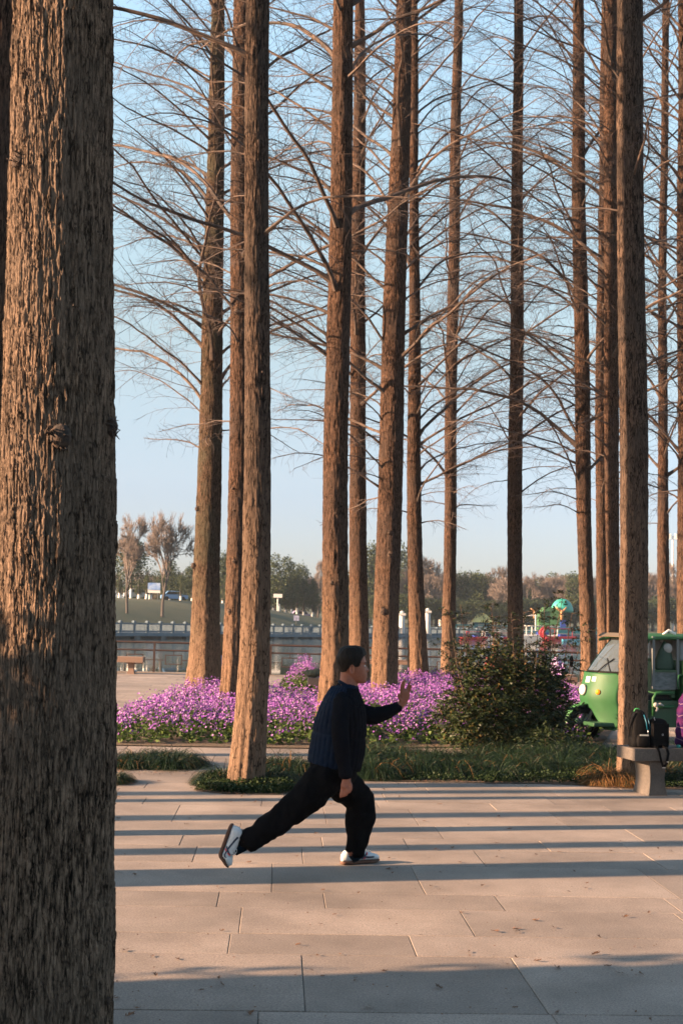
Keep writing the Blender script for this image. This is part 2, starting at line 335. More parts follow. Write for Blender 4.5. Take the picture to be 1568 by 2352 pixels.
def water_mat():
    m = bpy.data.materials.new('lake_water'); m.use_nodes = True; t = m.node_tree; N = t.nodes; L = t.links; b = N['Principled BSDF']
    b.inputs['Base Color'].default_value = (0.014, 0.028, 0.027, 1); b.inputs['Roughness'].default_value = 0.025; b.inputs['IOR'].default_value = 1.33
    g = N.new('ShaderNodeNewGeometry'); mp = N.new('ShaderNodeMapping'); mp.inputs['Scale'].default_value = (0.7, 0.7, 1); L.new(g.outputs['Position'], mp.inputs[0])
    n = N.new('ShaderNodeTexNoise'); n.inputs['Scale'].default_value = 2.2; n.inputs['Detail'].default_value = 4; L.new(mp.outputs[0], n.inputs['Vector'])
    # breeze: the water is ruffled in patches and nearly still between them
    mq = N.new('ShaderNodeMapping'); mq.inputs['Scale'].default_value = (0.010, 0.030, 1); L.new(g.outputs['Position'], mq.inputs[0])
    p = N.new('ShaderNodeTexNoise'); p.inputs['Scale'].default_value = 1.0; p.inputs['Detail'].default_value = 5; L.new(mq.outputs[0], p.inputs['Vector'])
    sx = N.new('ShaderNodeSeparateXYZ'); L.new(g.outputs['Position'], sx.inputs[0])
    md = N.new('ShaderNodeMath'); md.operation = 'MULTIPLY_ADD'; md.inputs[1].default_value = 0.55; L.new(sx.outputs['X'], md.inputs[0]); L.new(sx.outputs['Y'], md.inputs[2])
    mr = N.new('ShaderNodeMapRange'); mr.interpolation_type = 'SMOOTHSTEP'; mr.inputs['From Min'].default_value = 62; mr.inputs['From Max'].default_value = 84; mr.inputs['To Min'].default_value = 0.0; mr.inputs['To Max'].default_value = 0.42; L.new(md.outputs[0], mr.inputs['Value'])
    m3 = N.new('ShaderNodeMapRange'); m3.inputs['From Min'].default_value = 0.45; m3.inputs['From Max'].default_value = 0.6; m3.inputs['To Max'].default_value = 0.16; L.new(p.outputs['Fac'], m3.inputs['Value'])
    ad = N.new('ShaderNodeMath'); ad.operation = 'ADD'; L.new(mr.outputs[0], ad.inputs[0]); L.new(m3.outputs[0], ad.inputs[1])
    a2 = N.new('ShaderNodeMath'); a2.operation = 'ADD'; a2.inputs[1].default_value = 0.006; L.new(ad.outputs[0], a2.inputs[0])
    bp = N.new('ShaderNodeBump'); bp.inputs['Distance'].default_value = 0.07; L.new(a2.outputs[0], bp.inputs['Strength']); L.new(n.outputs['Fac'], bp.inputs['Height']); L.new(bp.outputs[0], b.inputs['Normal'])
    return m
WL = -0.9
struct(MB().add([(-700, SHORE-0.5, WL), (700, SHORE-0.5, WL), (700, 900, WL), (-700, 900, WL)], [(0, 1, 2, 3)]).obj('lake_water', water_mat()))

# ------------------------------------------------------------------ far bank
bank = [Vector((-62, 60, WL)), Vector((-44, 90, WL))]+[G(0, 1467.5, WL), G(262, 1467, WL), G(500, 1466.5, WL), G(737, 1466, WL), G(1050, 1465, WL), G(1330, 1470, WL), G(1568, 1474, WL), Vector((110, 232, WL)), Vector((220, 240, WL)), Vector((420, 225, WL))]
bankp = crom([(p.x, p.y) for p in bank], 120)
bank_n = np.gradient(bankp, axis=0); bank_n /= np.linalg.norm(bank_n, axis=1, keepdims=True); bank_n = np.stack([-bank_n[:, 1], bank_n[:, 0]], -1)
def bank_at(x): return float(np.interp(x, bankp[:, 0], bankp[:, 1]))
def bank_pt(x, d):                                         # d metres behind the water's edge
    return Vector((x+d*float(np.interp(x, bankp[:, 0], bank_n[:, 0])), bank_at(x)+d*float(np.interp(x, bankp[:, 0], bank_n[:, 1])), 0))
prof = [(0, WL-1.5, WL-1.5), (0.02, -0.40, -0.10), (7.0, -0.38, -0.05), (10, 0.35, 0.0), (15, 1.9, 0.15), (20, 3.0, 0.4), (24, 3.45, 0.5), (60, 3.6, 0.7), (140, 4.5, 2.0), (420, 6.0, 6.0)]
V = []; F = []; nr = len(prof)
for j, (bx, by) in enumerate(bankp):
    t = min(max((bx-2)/22.0, 0), 1); t = t*t*(3-2*t)
    for d, hl, hr in prof: V.append((bx+d*bank_n[j, 0], by+d*bank_n[j, 1], hl*(1-t)+hr*t + (0.15*noise.noise(Vector((bx*0.1, d*0.1, 0))) if d > 8 else 0)))
for j in range(len(bankp)-1):
    for q in range(nr-1): F.append((j*nr+q, (j+1)*nr+q, (j+1)*nr+q+1, j*nr+q+1))
LAWN = mat('lawn', (0.024, 0.038, 0.014), 0.95, (0.042, 0.048, 0.020), 0.35, bump=0.05, bscale=6.0)
STONE = mat('bank_stone', (0.06, 0.075, 0.085), 0.85, (0.11, 0.125, 0.135), 0.9, bump=0.02)
mi = []
for j in range(len(bankp)-1):
    for q in range(nr-1): mi.append(1 if q < 2 else 0)
struct(place(bpy.data.objects.new('far_bank', mesh_np('far_bank', V, F, [LAWN, STONE], mi, True))))
def bank_ground(x, d):                                     # height of the bank d metres behind its edge
    t = min(max((x-2)/22.0, 0), 1); t = t*t*(3-2*t); ds = [p[0] for p in prof]
    return float(np.interp(d, ds, [p[1]*(1-t)+p[2]*t for p in prof]))

# stone balustrade along the far bank: posts, panels, rail, deck edge on piers
BAL = mat('pale_blue_stone', (0.060, 0.098, 0.130), 0.8, (0.095, 0.135, 0.165), 1.5)
DARKST = mat('wet_stone', (0.05, 0.06, 0.065), 0.8, (0.12, 0.14, 0.15), 2.0)
bal = thing('stone_balustrade', 'long pale blue-grey stone balustrade on piers along the far bank of the lake', 'balustrade', (bankp[0][0], bankp[0][1], 0)); bal.location = (-12, 140, -0.4)
def bal_world(x): return Vector((x, bank_at(x)-0.2, 0))
xs = [-33.0]
while xs[-1] < 24: 
    a = bal_world(xs[-1]); b_ = bal_world(xs[-1]+0.5); sl_ = (b_-a).length/0.5; xs.append(xs[-1]+2.1/sl_)
zt = lambda x: 0.70 - 0.30*min(max((x+20)/45.0, 0), 1)
pm = MB(); pm.box((0, 0, 0.5), (0.26, 0.26, 1.0)); pm.box((0, 0, 1.05), (0.34, 0.34, 0.10)); pm.box((0, 0, 1.13), (0.22, 0.22, 0.08)); post_me = pm.mesh('post', BAL)
pn = MB(); pn.box((0, 0, 0.88), (1.0, 0.14, 0.12)); pn.box((0, 0, 0.12), (1.0, 0.12, 0.14))
for q in range(9): pn.box((-0.44+q*0.11, 0, 0.5), (0.055, 0.07, 0.66))
panel_me = pn.mesh('panel', BAL)
pe = MB()
for i in range(len(xs)-1):
    a, b_ = bal_world(xs[i]), bal_world(xs[i+1]); ang = math.atan2(b_.y-a.y, b_.x-a.x); c = (a+b_)/2; dz = zt(xs[i])-1.0
    o = bpy.data.objects.new('post', post_me); C.objects.link(o); o.parent = bal; o.matrix_parent_inverse = Matrix.Translation(bal.location).inverted(); o.location = (a.x, a.y, dz); o.rotation_euler = (0, 0, ang)
    o = bpy.data.objects.new('panel', panel_me); C.objects.link(o); o.parent = bal; o.matrix_parent_inverse = Matrix.Translation(bal.location).inverted(); o.location = (c.x, c.y, dz); o.rotation_euler = (0, 0, ang); o.scale = ((b_-a).length-0.26, 1, 1)
    if i % 2 == 0: pe.box((a.x, a.y+0.1, -0.95), (0.9, 1.0, 1.0), 1, ang)
    pe.box((c.x, c.y, dz-0.18), ((b_-a).length, 1.3, 0.34), 0, ang)
pe.obj('deck_and_piers', [BAL, DARKST], bal, world=True)

# ------------------------------------------------------------------ dawn redwoods
class Tr: pass
def trunk(rows, Y, H, nseg, dz, amp, flare, seed, kf=5, hero=False, gu=0.020, gv=0.20, mt=None, name='trunk', flen=0.55):
    rows = sorted(rows, key=lambda q: -q[0]); zs = []; cx = []; rr = []
    for (py, xl, xr) in rows:
        a, b_ = P(xl, py, Y), P(xr, py, Y); zs.append((a.z+b_.z)/2); cx.append((a.x+b_.x)/2); rr.append((b_-a).length/2)
    z0 = max(zs[0], 0.0) if not hero else 0.0
    top = zs[-1]; rt = rr[-1]
    sl_ = (cx[-1]-cx[0])/(zs[-1]-zs[0]+1e-6)
    zs2 = zs+[H]; cx2 = cx+[cx[-1]+sl_*(H-top)*0.6]; rr2 = rr+[max(rt*0.22, 0.03)]
    zz = list(np.arange(-0.06, min(top+0.3, H), dz)); zz += list(np.linspace(zz[-1]+0.2, H, 26))
    zz = np.array(zz); c = np.interp(zz, zs2, cx2); R = np.interp(zz, zs2, rr2)
    rs = rng(seed); ph = rs.uniform(0, 6.28, 6)
    # smooth out interpolation kinks, add a slow waver
    kern = np.ones(9)/9; cpad = np.pad(c, 4, mode='edge'); c = np.convolve(cpad, kern, 'valid'); c = c + (0.002 if hero else 0.012)*np.sin(zz*0.9+ph[0])
    th = np.arange(nseg)*2*PI/nseg; T, Z = np.meshgrid(th, zz); Rm = R[:, None]; e = np.exp(-np.clip(Z, 0, None)/flen)
    lob = (0.5+0.5*np.cos(kf*T+ph[1]+0.35*np.sin(Z*0.8+ph[2])))**1.3
    rad = Rm*(1 + flare*e*(0.35*lob+0.05) + (0.008 if hero else 0.035)*np.cos(2*T+ph[3]+Z*0.3) + (0 if hero else 0.045)*np.cos((2*kf+1)*T+ph[5]+0.3*np.sin(Z))*np.exp(-np.clip(Z, 0, None)/1.3) + 0.045*(lob-0.5)*np.exp(-np.clip(Z, 0, None)/3.0)*(1 if flare else 0))
    u = T*R.mean(); wv = u + 0.012*(vn(u*9, Z*1.3, seed)-0.5)*2 + 0.01*np.sin(Z*1.1+ph[4])
    if hero:
        wv = wv + 0.005*(vn(u*60, Z*26, seed+21)-0.5) + 0.003*(vn(u*30, Z*90, seed+22)-0.5); Zj = Z + 0.05*(vn(wv/0.008, Z*0.6, seed+23)-0.5)
        f, ed, idc, dv = voro(wv/0.0135, Zj/0.24, seed); a1 = np.clip(ed/0.22, 0, 1)
        f, ed2, id2, dv2 = voro(wv/0.0075+7, Zj/0.085, seed+3); a2 = np.clip(ed2/0.25, 0, 1)
        f, ed3, id3, dv3 = voro(wv/0.055+3, Z/0.60, seed+6); a3 = np.clip(ed3/0.12, 0, 1)
        D = 0.0062*a1*(0.35+0.9*idc) + 0.0038*a2*(0.2+id2) + 0.0045*a3 + 0.0035*dv*idc*a1 + 0.0030*dv2*id2 + 0.005*(vn(u*22, Z*2, seed+1)-0.5) + 0.0035*(vn(u*190, Z*18, seed+2)-0.5)
        D = D + np.where((h2(np.floor(wv/0.021), np.floor(Z/0.3), 3) > 0.93), 0.006, 0)*a1
    else:
        f, ed, idc, dv = voro(wv/gu, Z/gv, seed); a1 = np.clip(ed/0.35, 0, 1)
        D = amp*(a1*(0.3+1.1*idc) + 0.9*(vn(u*60, Z*5, seed+2)-0.5) + 0.9*(vn(u*14, Z*0.8, seed+1)-0.5) + 0.35*dv*idc)
    rad = rad + D - (D.mean())
    X = c[:, None] + rad*np.sin(T); Yc = Y + rad*np.cos(T)           # starts at the far side: the seam is out of sight
    base = Vector((float(np.interp(0, zs2, cx2)), Y, 0))
    V = np.stack([X-base.x, Yc-Y, Z], -1).reshape(-1, 3); m, n = Z.shape
    i = np.arange(m-1)[:, None]*n; j = np.arange(n)[None, :]; j2 = (j+1) % n
    F = np.stack([i+j, i+n+j, i+n+j2, i+j2], -1).reshape(-1, 4)
    t = Tr(); t.base = base; t.me = mesh_np(name, V, F, [mt], None, not hero); t.cx = lambda z: float(np.interp(z, zs2, cx2)); t.r = lambda z: float(np.interp(z, zs2, rr2)); t.Y = Y; t.H = H; t.top = top
    return t

def limb_mesh(seed, L_, e0, r0, sub=1.0, droop=0.0, name='branch'):
    rs = rng(seed); nb = NB(); n = max(8, int(L_*5)); pts = []; p = np.zeros(3); az = 0.0; el = e0
    for i in range(n+1):
        s = i/n; pts.append(p.copy())
        el_ = el*(1-s)**1.1 - droop*s + 0.10*math.sin(s*7+seed); az += rs.uniform(-0.16, 0.16)
        p = p + (L_/n)*np.array([math.cos(el_)*math.cos(az), math.cos(el_)*math.sin(az), math.sin(el_)+rs.uniform(-0.11, 0.11)])
    pts = np.array(pts); rad = r0*(1-np.linspace(0, 1, n+1))**0.8 + 0.004; rad[0] *= 1.5
    nb.add(*tube_arr(pts, rad, 6), 0)
    def tw(start, d, ln, r_, ns, wob, g):
        q = start.copy(); d = d/np.linalg.norm(d); out = [q.copy()]
        for k_ in range(ns):
            d = d + rs.uniform(-wob, wob, 3) + np.array([0, 0, g]); d /= np.linalg.norm(d); q = q + d*ln/ns; out.append(q.copy())
        return np.array(out)
    side = 1; s = 0.10
    while s < 0.98:
        f = s*n; i = int(f); t = f-i; b_ = pts[i]*(1-t)+pts[min(i+1, n)]*t; T = pts[min(i+1, n)]-pts[i]; T /= np.linalg.norm(T)
        S = np.cross(T, (0, 0, 1)); S /= np.linalg.norm(S)+1e-9; ang = rs.uniform(0.6, 1.15); ln = L_*0.34*(1.15-s)*rs.uniform(0.5, 1.35)
        d = T*math.cos(ang)+S*side*math.sin(ang)*rs.uniform(0.5, 1.0)+np.array([0, 0, rs.uniform(-0.45, 0.5)])
        o = tw(b_, d, ln, 0.006, 6, 0.17, -0.03-droop*0.12); r_ = (0.0022+0.0055*(1-s)*rs.uniform(0.5, 1.2)*min(1, r0/0.02))*np.linspace(1, 0.45, 7)
        nb.add(*tube_arr(o, r_, 3), 1)
        kk = max(2, int(ln/0.10*sub)); 
        for q in range(kk):
            u_ = (q+0.6)/(kk+0.2)*6; a = int(u_); a = min(a, 5); st = o[a]+(o[a+1]-o[a])*(u_-a); T2 = o[a+1]-o[a]; T2 /= np.linalg.norm(T2); S2 = np.cross(T2, rs.uniform(-1, 1, 3)); S2 /= np.linalg.norm(S2)+1e-9
            l2 = rs.uniform(0.10, 0.42)*min(1.0, 0.4+ln); o2 = tw(st, T2*0.6+S2*rs.uniform(0.5, 1.0), l2, 0.003, 3, 0.25, -0.05)
            nb.add(*tube_arr(o2, [0.0026, 0.0022, 0.0017, 0.0012], 3), 1)
        s += rs.uniform(0.020, 0.045)*4.0/max(L_, 1.5); side = -side if rs.rand() < 0.8 else side
    return nb.mesh(name, [LIMB, TWIG])
BIG = [limb_mesh(50+i, 3.4+0.45*(i % 4), 0.50+0.13*(i % 3), 0.023+0.003*(i % 3), 0.75, 0.12*(i % 3)) for i in range(10)]
MED = [limb_mesh(90+i, 2.0+0.4*(i % 3), 0.40+0.15*(i % 3), 0.013, 0.75, 0.15*(i % 4)) for i in range(8)]
LOW = [limb_mesh(130+i, 0.9+0.35*(i % 3), 0.35-0.2*(i % 3), 0.007, 0.8, 0.55) for i in range(6)]
def add_limbs(root, t, h0, per_m, seed, zmax=None, side=None, sc=1.0, big=0.5):
    rs = rng(seed); z = h0; n = 0
    zmax = zmax or min(t.H-1.5, t.top+2.0); az = rs.uniform(0, 6.28)
    while z < zmax:
        az += 2.4+rs.uniform(-0.5, 0.5); rel = (z-h0)/max(t.H-h0, 1)
        if z-h0 < 0.8: me = LOW[rs.randint(len(LOW))] if rs.rand() < 0.6 else MED[rs.randint(len(MED))]
        elif rs.rand() < big: me = BIG[rs.randint(len(BIG))]
        else: me = MED[rs.randint(len(MED))] if rs.rand() < 0.75 else LOW[rs.randint(len(LOW))]
        a = az
        if side is not None and rs.rand() < 0.6: a = side + rs.uniform(-0.9, 0.9)
        o = bpy.data.objects.new('branch', me); C.objects.link(o); o.parent = root
        rr_ = t.r(z)*0.8; s = sc*rs.uniform(0.8, 1.2)*(1.12-0.55*rel)
        o.location = (t.cx(z)-t.base.x+rr_*math.cos(a), rr_*math.sin(a), z); o.rotation_euler = (rs.uniform(-0.15, 0.15), -rs.uniform(-0.12, 0.22)-0.25*rel, a); o.scale = (s, s if rs.rand() < 0.5 else -s, s)
        z += rs.uniform(0.5, 1.5)/per_m; n += 1
    return n
def redwood(label, rows, Y, mt, seed, H=22.0, nseg=88, dz=0.035, amp=0.009, flare=0.5, h0=5.0, per_m=3.5, sc=1.0, kf=5, big=0.5, side=None, hero=False, knots=(), zmax=None, group='dawn redwoods rising from the plaza and flower bed', flen=0.55, gu=0.022):
    t = trunk(rows, Y, H, nseg, dz, amp, flare, seed, kf, hero, mt=mt, flen=flen, gu=gu)
    root = thing('redwood_tree', label, 'tree', t.base, 0, group)
    o = bpy.data.objects.new('trunk', t.me); place(o, root)
    add_limbs(root, t, h0, per_m*1.12, seed+500, zmax, side, sc, big)
    rs = rng(seed+900)
    for (kx, ky, kr, kind) in knots:
        w_ = P(kx, ky, Y); zz = w_.z; R = t.r(zz); dx = max(-0.97, min(0.97, (w_.x-t.cx(zz))/R)); nrm = Vector((dx, -math.sqrt(1-dx*dx), 0)); c = Vector((t.cx(zz)-t.base.x, 0, zz))+nrm*R
        m = MB()
        if kind == 'burl':
            for q in range(34):
                a = rs.uniform(0, 6.28); ra = kr*rs.uniform(0.0, 0.8); tx = Vector((-nrm.y, nrm.x, 0)); p0 = c+tx*ra*math.cos(a)+Vector((0, 0, ra*math.sin(a)*1.25)); pts = [p0-nrm*0.006]
                d = Vector((rs.uniform(-1, 1), rs.uniform(-1, 1), rs.uniform(-1, 1)))
                for w2 in range(4): d = (d+Vector((rs.uniform(-1, 1), rs.uniform(-1, 1), rs.uniform(-1, 1)))*0.9).normalized(); pts.append(pts[-1]+d*kr*0.30+nrm*0.003)
                m.tube(pts, [kr*0.15, kr*0.12, kr*0.09, kr*0.07, kr*0.03], 5)
            m.ball(c, (kr*0.9, kr*0.6, kr*1.05)); m.obj('knot', KNOT, root, True)
        elif kind == 'stub':
            m.tube([c-nrm*0.04, c+nrm*kr*0.8+Vector((0, 0, kr*0.4))], [kr*0.8, kr*0.55], 9, 0); o = m.obj('branch_stub', [CUTW if rs.rand() < 0.6 else KNOT], root)
        elif kind == 'scar':
            m.ball(c-nrm*0.006, (kr*0.55, kr*0.35, kr*1.0)); m.ball(c-nrm*0.002+Vector((0.2*kr, 0, -kr*0.7)), (kr*0.35, kr*0.3, kr*0.8)); o = m.obj('bark_scar', bpy.data.materials.get('scar_wood') or mat('scar_wood', (0.14, 0.065, 0.025), 0.9, (0.03, 0.016, 0.01), 40.0, bump=0.004), root)
    return t, root
NEARY = lambda px, py: G(px, py).y
def bY(x, y): return G(x, y).y

T = {}
T['t0'] = redwood('huge shaggy-barked redwood trunk filling the left edge of the photograph, nearest tree', [(2430, -43, 256), (2000, -26, 257), (1600, -12, 259), (1200, 2, 262), (980, 8, 261), (500, 24, 258), (0, 38, 258), (-400, 50, 257)], 4.84, BARK_HERO, 11, nseg=420, dz=0.0042, amp=0, flare=0.0, h0=7.5, per_m=2, hero=True, knots=[(65, 400, 0.030, 'burl'), (165, 1020, 0.045, 'burl'), (263, 985, 0.035, 'burl'), (97, 800, 0.014, 'burl'), (22, 2012, 0.022, 'scar'), (4, 2215, 0.040, 'scar'), (150, 760, 0.008, 'burl'), (258, 2290, 0.014, 'burl')])
T['t1'] = redwood('dark redwood trunk just showing at the far left edge behind the huge trunk', [(1930, -70, 0), (1300, -60, 5), (700, -48, 18), (0, -36, 32)], 9.47, BARK_WARM, 12, h0=6.0, per_m=2.5)
T['t2'] = redwood('mossy-sided redwood with long arching branches at the left back of the flower bed', [(1596, 430, 508), (1500, 438, 506), (1300, 442, 504), (900, 462, 512), (500, 471, 512), (0, 489, 517)], bY(467, 1600), BARK_MOSS, 13, h0=4.9, per_m=4.5, flare=0.55, side=PI*1.02, big=0.75, sc=1.05, kf=4, flen=0.9, knots=[(447, 1300, 0.06, 'burl'), (455, 1170, 0.05, 'burl')])
T['t3'] = redwood('gnarled redwood half hidden behind the near trunk left of the man', [(1642, 507, 566), (1500, 514, 568), (1300, 521, 570), (900, 527, 574), (0, 536, 577)], bY(540, 1642), BARK_WARM, 14, h0=4.6, per_m=2.6, flare=0.8, kf=6, flen=0.6, knots=[(540, 1290, 0.04, 'burl'), (536, 1125, 0.03, 'stub'), (538, 1175, 0.025, 'stub'), (530, 1405, 0.05, 'burl'), (546, 720, 0.05, 'burl')])
T['t4'] = redwood('smooth straight redwood on a grassy island just behind the man\'s rear leg', [(1806, 524, 606), (1700, 537, 611), (1500, 551, 617), (1000, 560, 618), (500, 565, 618), (0, 566, 619)], bY(564, 1806), BARK_GREY, 15, h0=5.3, per_m=2.2, flare=0.22, kf=6, dz=0.02, nseg=120, amp=0.006, big=0.4, side=PI, sc=0.75, knots=[(604, 860, 0.02, 'stub')], gu=0.016)
T['t5'] = redwood('thick redwood rising directly behind the man\'s head', [(1692, 722, 792), (1500, 737, 800), (1300, 741, 800), (1000, 745, 800), (500, 756, 805), (0, 769, 812)], bY(755, 1692), BARK_WARM, 16, h0=4.9, per_m=4.0, flare=0.5, side=PI, big=0.6, knots=[(770, 1182, 0.03, 'stub'), (762, 1340, 0.03, 'burl')])
T['t6'] = redwood('slimmer redwood between the one behind the man\'s head and the one over his raised arm', [(1585, 800, 848), (1300, 803, 844), (1000, 803, 838), (500, 806, 838), (0, 816, 838)], bY(824, 1585), BARK_WARM, 17, h0=5.5, per_m=3.2, flare=0.3)
T['t7'] = redwood('burled redwood rising over the man\'s raised forearm', [(1622, 853, 912), (1500, 856, 914), (1300, 862, 918), (1000, 871, 924), (500, 890, 936), (0, 911, 946)], bY(884, 1622), BARK_WARM, 18, h0=3.9, per_m=4.2, flare=0.25, side=PI, big=0.55, knots=[(895, 1275, 0.06, 'burl'), (880, 1405, 0.07, 'burl'), (893, 1225, 0.04, 'burl')])
T['t8'] = redwood('redwood right above the man\'s raised hand, left of a slim one', [(1588, 937, 984), (1300, 936, 970), (1000, 936, 965), (500, 941, 962), (0, 943, 958)], bY(960, 1588), BARK_WARM, 19, h0=3.8, per_m=3.4, flare=0.5, side=0.0, kf=4)
T['t9'] = redwood('slim redwood beside the lake at the middle of the photograph, left of the big shrub', [(1563, 1013, 1047), (1300, 1018, 1047), (1000, 1021, 1048), (500, 1031, 1055), (0, 1043, 1062)], bY(1030, 1563), BARK_WARM, 20, h0=4.3, per_m=3.2, flare=0.45, kf=4)
T['t10'] = redwood('solitary redwood rising out of the top of the big dark shrub', [(1590, 1163, 1202), (1300, 1165, 1198), (1000, 1168, 1200), (500, 1175, 1201), (0, 1180, 1200)], bY(1182, 1590), BARK_WARM, 21, h0=4.6, per_m=3.6, flare=0.3)
T['t11'] = redwood('redwood immediately left of the green tricycle\'s windscreen', [(1612, 1331, 1372), (1500, 1332, 1368), (1300, 1328, 1361), (1000, 1320, 1355), (500, 1315, 1345), (0, 1315, 1338)], bY(1352, 1612), BARK_WARM, 22, h0=3.9, per_m=4.2, flare=0.2, side=PI)
T['t12'] = redwood('thin redwood squeezed between two others above the tricycle', [(1600, 1376, 1402), (1300, 1370, 1393), (1000, 1366, 1390), (500, 1374, 1391), (0, 1381, 1396)], bY(1389, 1578), BARK_WARM, 23, h0=4.8, per_m=3.0, flare=0.2)
T['t13'] = redwood('redwood touching the left side of the near granite-bench tree, above the tricycle cab', [(1640, 1394, 1426), (1300, 1391, 1420), (1000, 1389, 1421), (500, 1385, 1419), (0, 1390, 1416)], bY(1410, 1625), BARK_WARM, 24, h0=4.6, per_m=3.6, flare=0.2, side=PI)
T['t14'] = redwood('grey-barked near redwood standing beside the stone bench at the right', [(1797, 1419, 1489), (1700, 1421, 1485), (1500, 1421, 1483), (1000, 1423, 1484), (500, 1421, 1479), (0, 1417, 1473)], bY(1450, 1797), BARK_GREY, 25, h0=5.6, per_m=1.8, flare=0.25, kf=4, dz=0.02, nseg=120, amp=0.006, big=0.3, sc=0.7, gu=0.016, knots=[(1440, 330, 0.012, 'burl')])
T['t15'] = redwood('slim redwood behind the tricycle\'s cargo bed near the right edge', [(1590, 1509, 1540), (1300, 1510, 1537), (1000, 1510, 1532), (500, 1514, 1530), (0, 1523, 1538)], bY(1525, 1585), BARK_WARM, 26, h0=4.2, per_m=3.2, flare=0.2)
T['t16'] = redwood('redwood cut off by the right edge of the photograph', [(1620, 1556, 1600), (1000, 1556, 1592), (500, 1556, 1588), (0, 1558, 1586)], bY(1578, 1620), BARK_WARM, 27, h0=4.2, per_m=3.6, flare=0.2, side=PI)
# trees outside the frame on the sunny side: their shadows cross the paving
k = 0
for (py, th, back) in ((2020, 0.54, 4.2), (1960, 0.25, 6.5), (1882, 0.28, 8.5), (1841, 0.18, 6.2), (1826, 0.26, 12.0), (1735, 0.30, 9.0)):
    g0 = G(262, py); b_ = g0 - LDIR*back; k += 1
    if b_.x > -0.29*b_.y-0.5: b_ = g0 - LDIR*(back+3)
    ms = trunk([(1410+4800/b_.y, 0, th*3000/b_.y), (0, -0.0245*(1410+4800/b_.y), -0.0245*(1410+4800/b_.y)+th*2800/b_.y)], b_.y, 21, 40, 0.2, 0.01, 0.2, 60+k, mt=BARK_WARM)
    # these stand plumb
    root = thing('redwood_tree', 'redwood outside the left edge of the photograph', 'tree', (b_.x, b_.y, 0), 0, 'dawn redwoods outside the frame on the sunny side')
    o = bpy.data.objects.new('trunk', ms.me); place(o, root); ms.cx = lambda z, c=ms.base.x: c
    if k in (1, 3, 5): add_limbs(root, ms, 6.5, 2.2, 700+k, 20)
#print('BANK', [(round(a), round(b)) for a, b in bankp][::6])

# ------------------------------------------------------------------ planting
def inpoly(x, y, poly):
    ins = np.zeros(x.shape, bool); n = len(poly)
    for i in range(n):
        (x0, y0), (x1, y1) = poly[i], poly[(i+1) % n]
        c = ((y0 > y) != (y1 > y)); xi = (x1-x0)*(y-y0)/((y1-y0) if y1 != y0 else 1e-9)+x0
        ins ^= c & (x < xi)
    return ins
def gpoly(px): return [(G(x, y).x, G(x, y).y) for x, y in px]
def scatter(poly, n, s):
    rs = rng(s); P_ = np.array(poly); lo, hi = P_.min(0), P_.max(0); out = np.zeros((0, 2))
    while len(out) < n:
        q = rs.uniform(lo, hi, (n*2, 2)); q = q[inpoly(q[:, 0], q[:, 1], poly)]; out = np.concatenate([out, q])
    return out[:n]
def quads(C_, A, B):                                      # leaf quads: centre base, half width A, length B (bent diamond)
    n = len(C_); V = np.stack([C_, C_+B*0.5+A, C_+B, C_+B*0.5-A], 1).reshape(-1, 3)
    return V, np.arange(n*4).reshape(n, 4)
def blades(C_, D0, ln, wd, rs, droop=0.9, seg=4):         # arching grass blades as tapering ribbons
    n = len(C_); P_ = C_.copy(); D = D0/np.linalg.norm(D0, axis=1, keepdims=True); W = np.cross(D, rs.uniform(-1, 1, (n, 3))); W /= np.linalg.norm(W, axis=1, keepdims=True)+1e-9
    rows = []
    for k_ in range(seg+1):
        wv = wd*(1-(k_/seg)**1.6*0.92); rows.append((P_-W*wv[:, None]/2, P_+W*wv[:, None]/2))
        D = D + np.array([0, 0, -droop/seg]); D /= np.linalg.norm(D, axis=1, keepdims=True); P_ = P_+D*(ln/seg)[:, None]; P_[:, 2] = np.maximum(P_[:, 2], 0.01)
    V = np.concatenate([np.stack(rw, 1) for rw in rows], 1).reshape(-1, 3); m = (seg+1)*2
    F = np.concatenate([np.stack([np.arange(n)*m+2*k_, np.arange(n)*m+2*k_+1, np.arange(n)*m+2*k_+3, np.arange(n)*m+2*k_+2], 1) for k_ in range(seg)])
    return V, F
FL1 = leafy('violet_petals', (0.13, 0.036, 0.22), (0.27, 0.095, 0.38), tr=0.3, rough=0.6)
FL2 = leafy('lilac_petals', (0.28, 0.125, 0.36), (0.42, 0.25, 0.48), tr=0.3, rough=0.6)
LEAF = leafy('bed_leaves', (0.030, 0.060, 0.014), (0.085, 0.125, 0.032))
STEM = mat('green_stem', (0.06, 0.08, 0.03), 0.7)
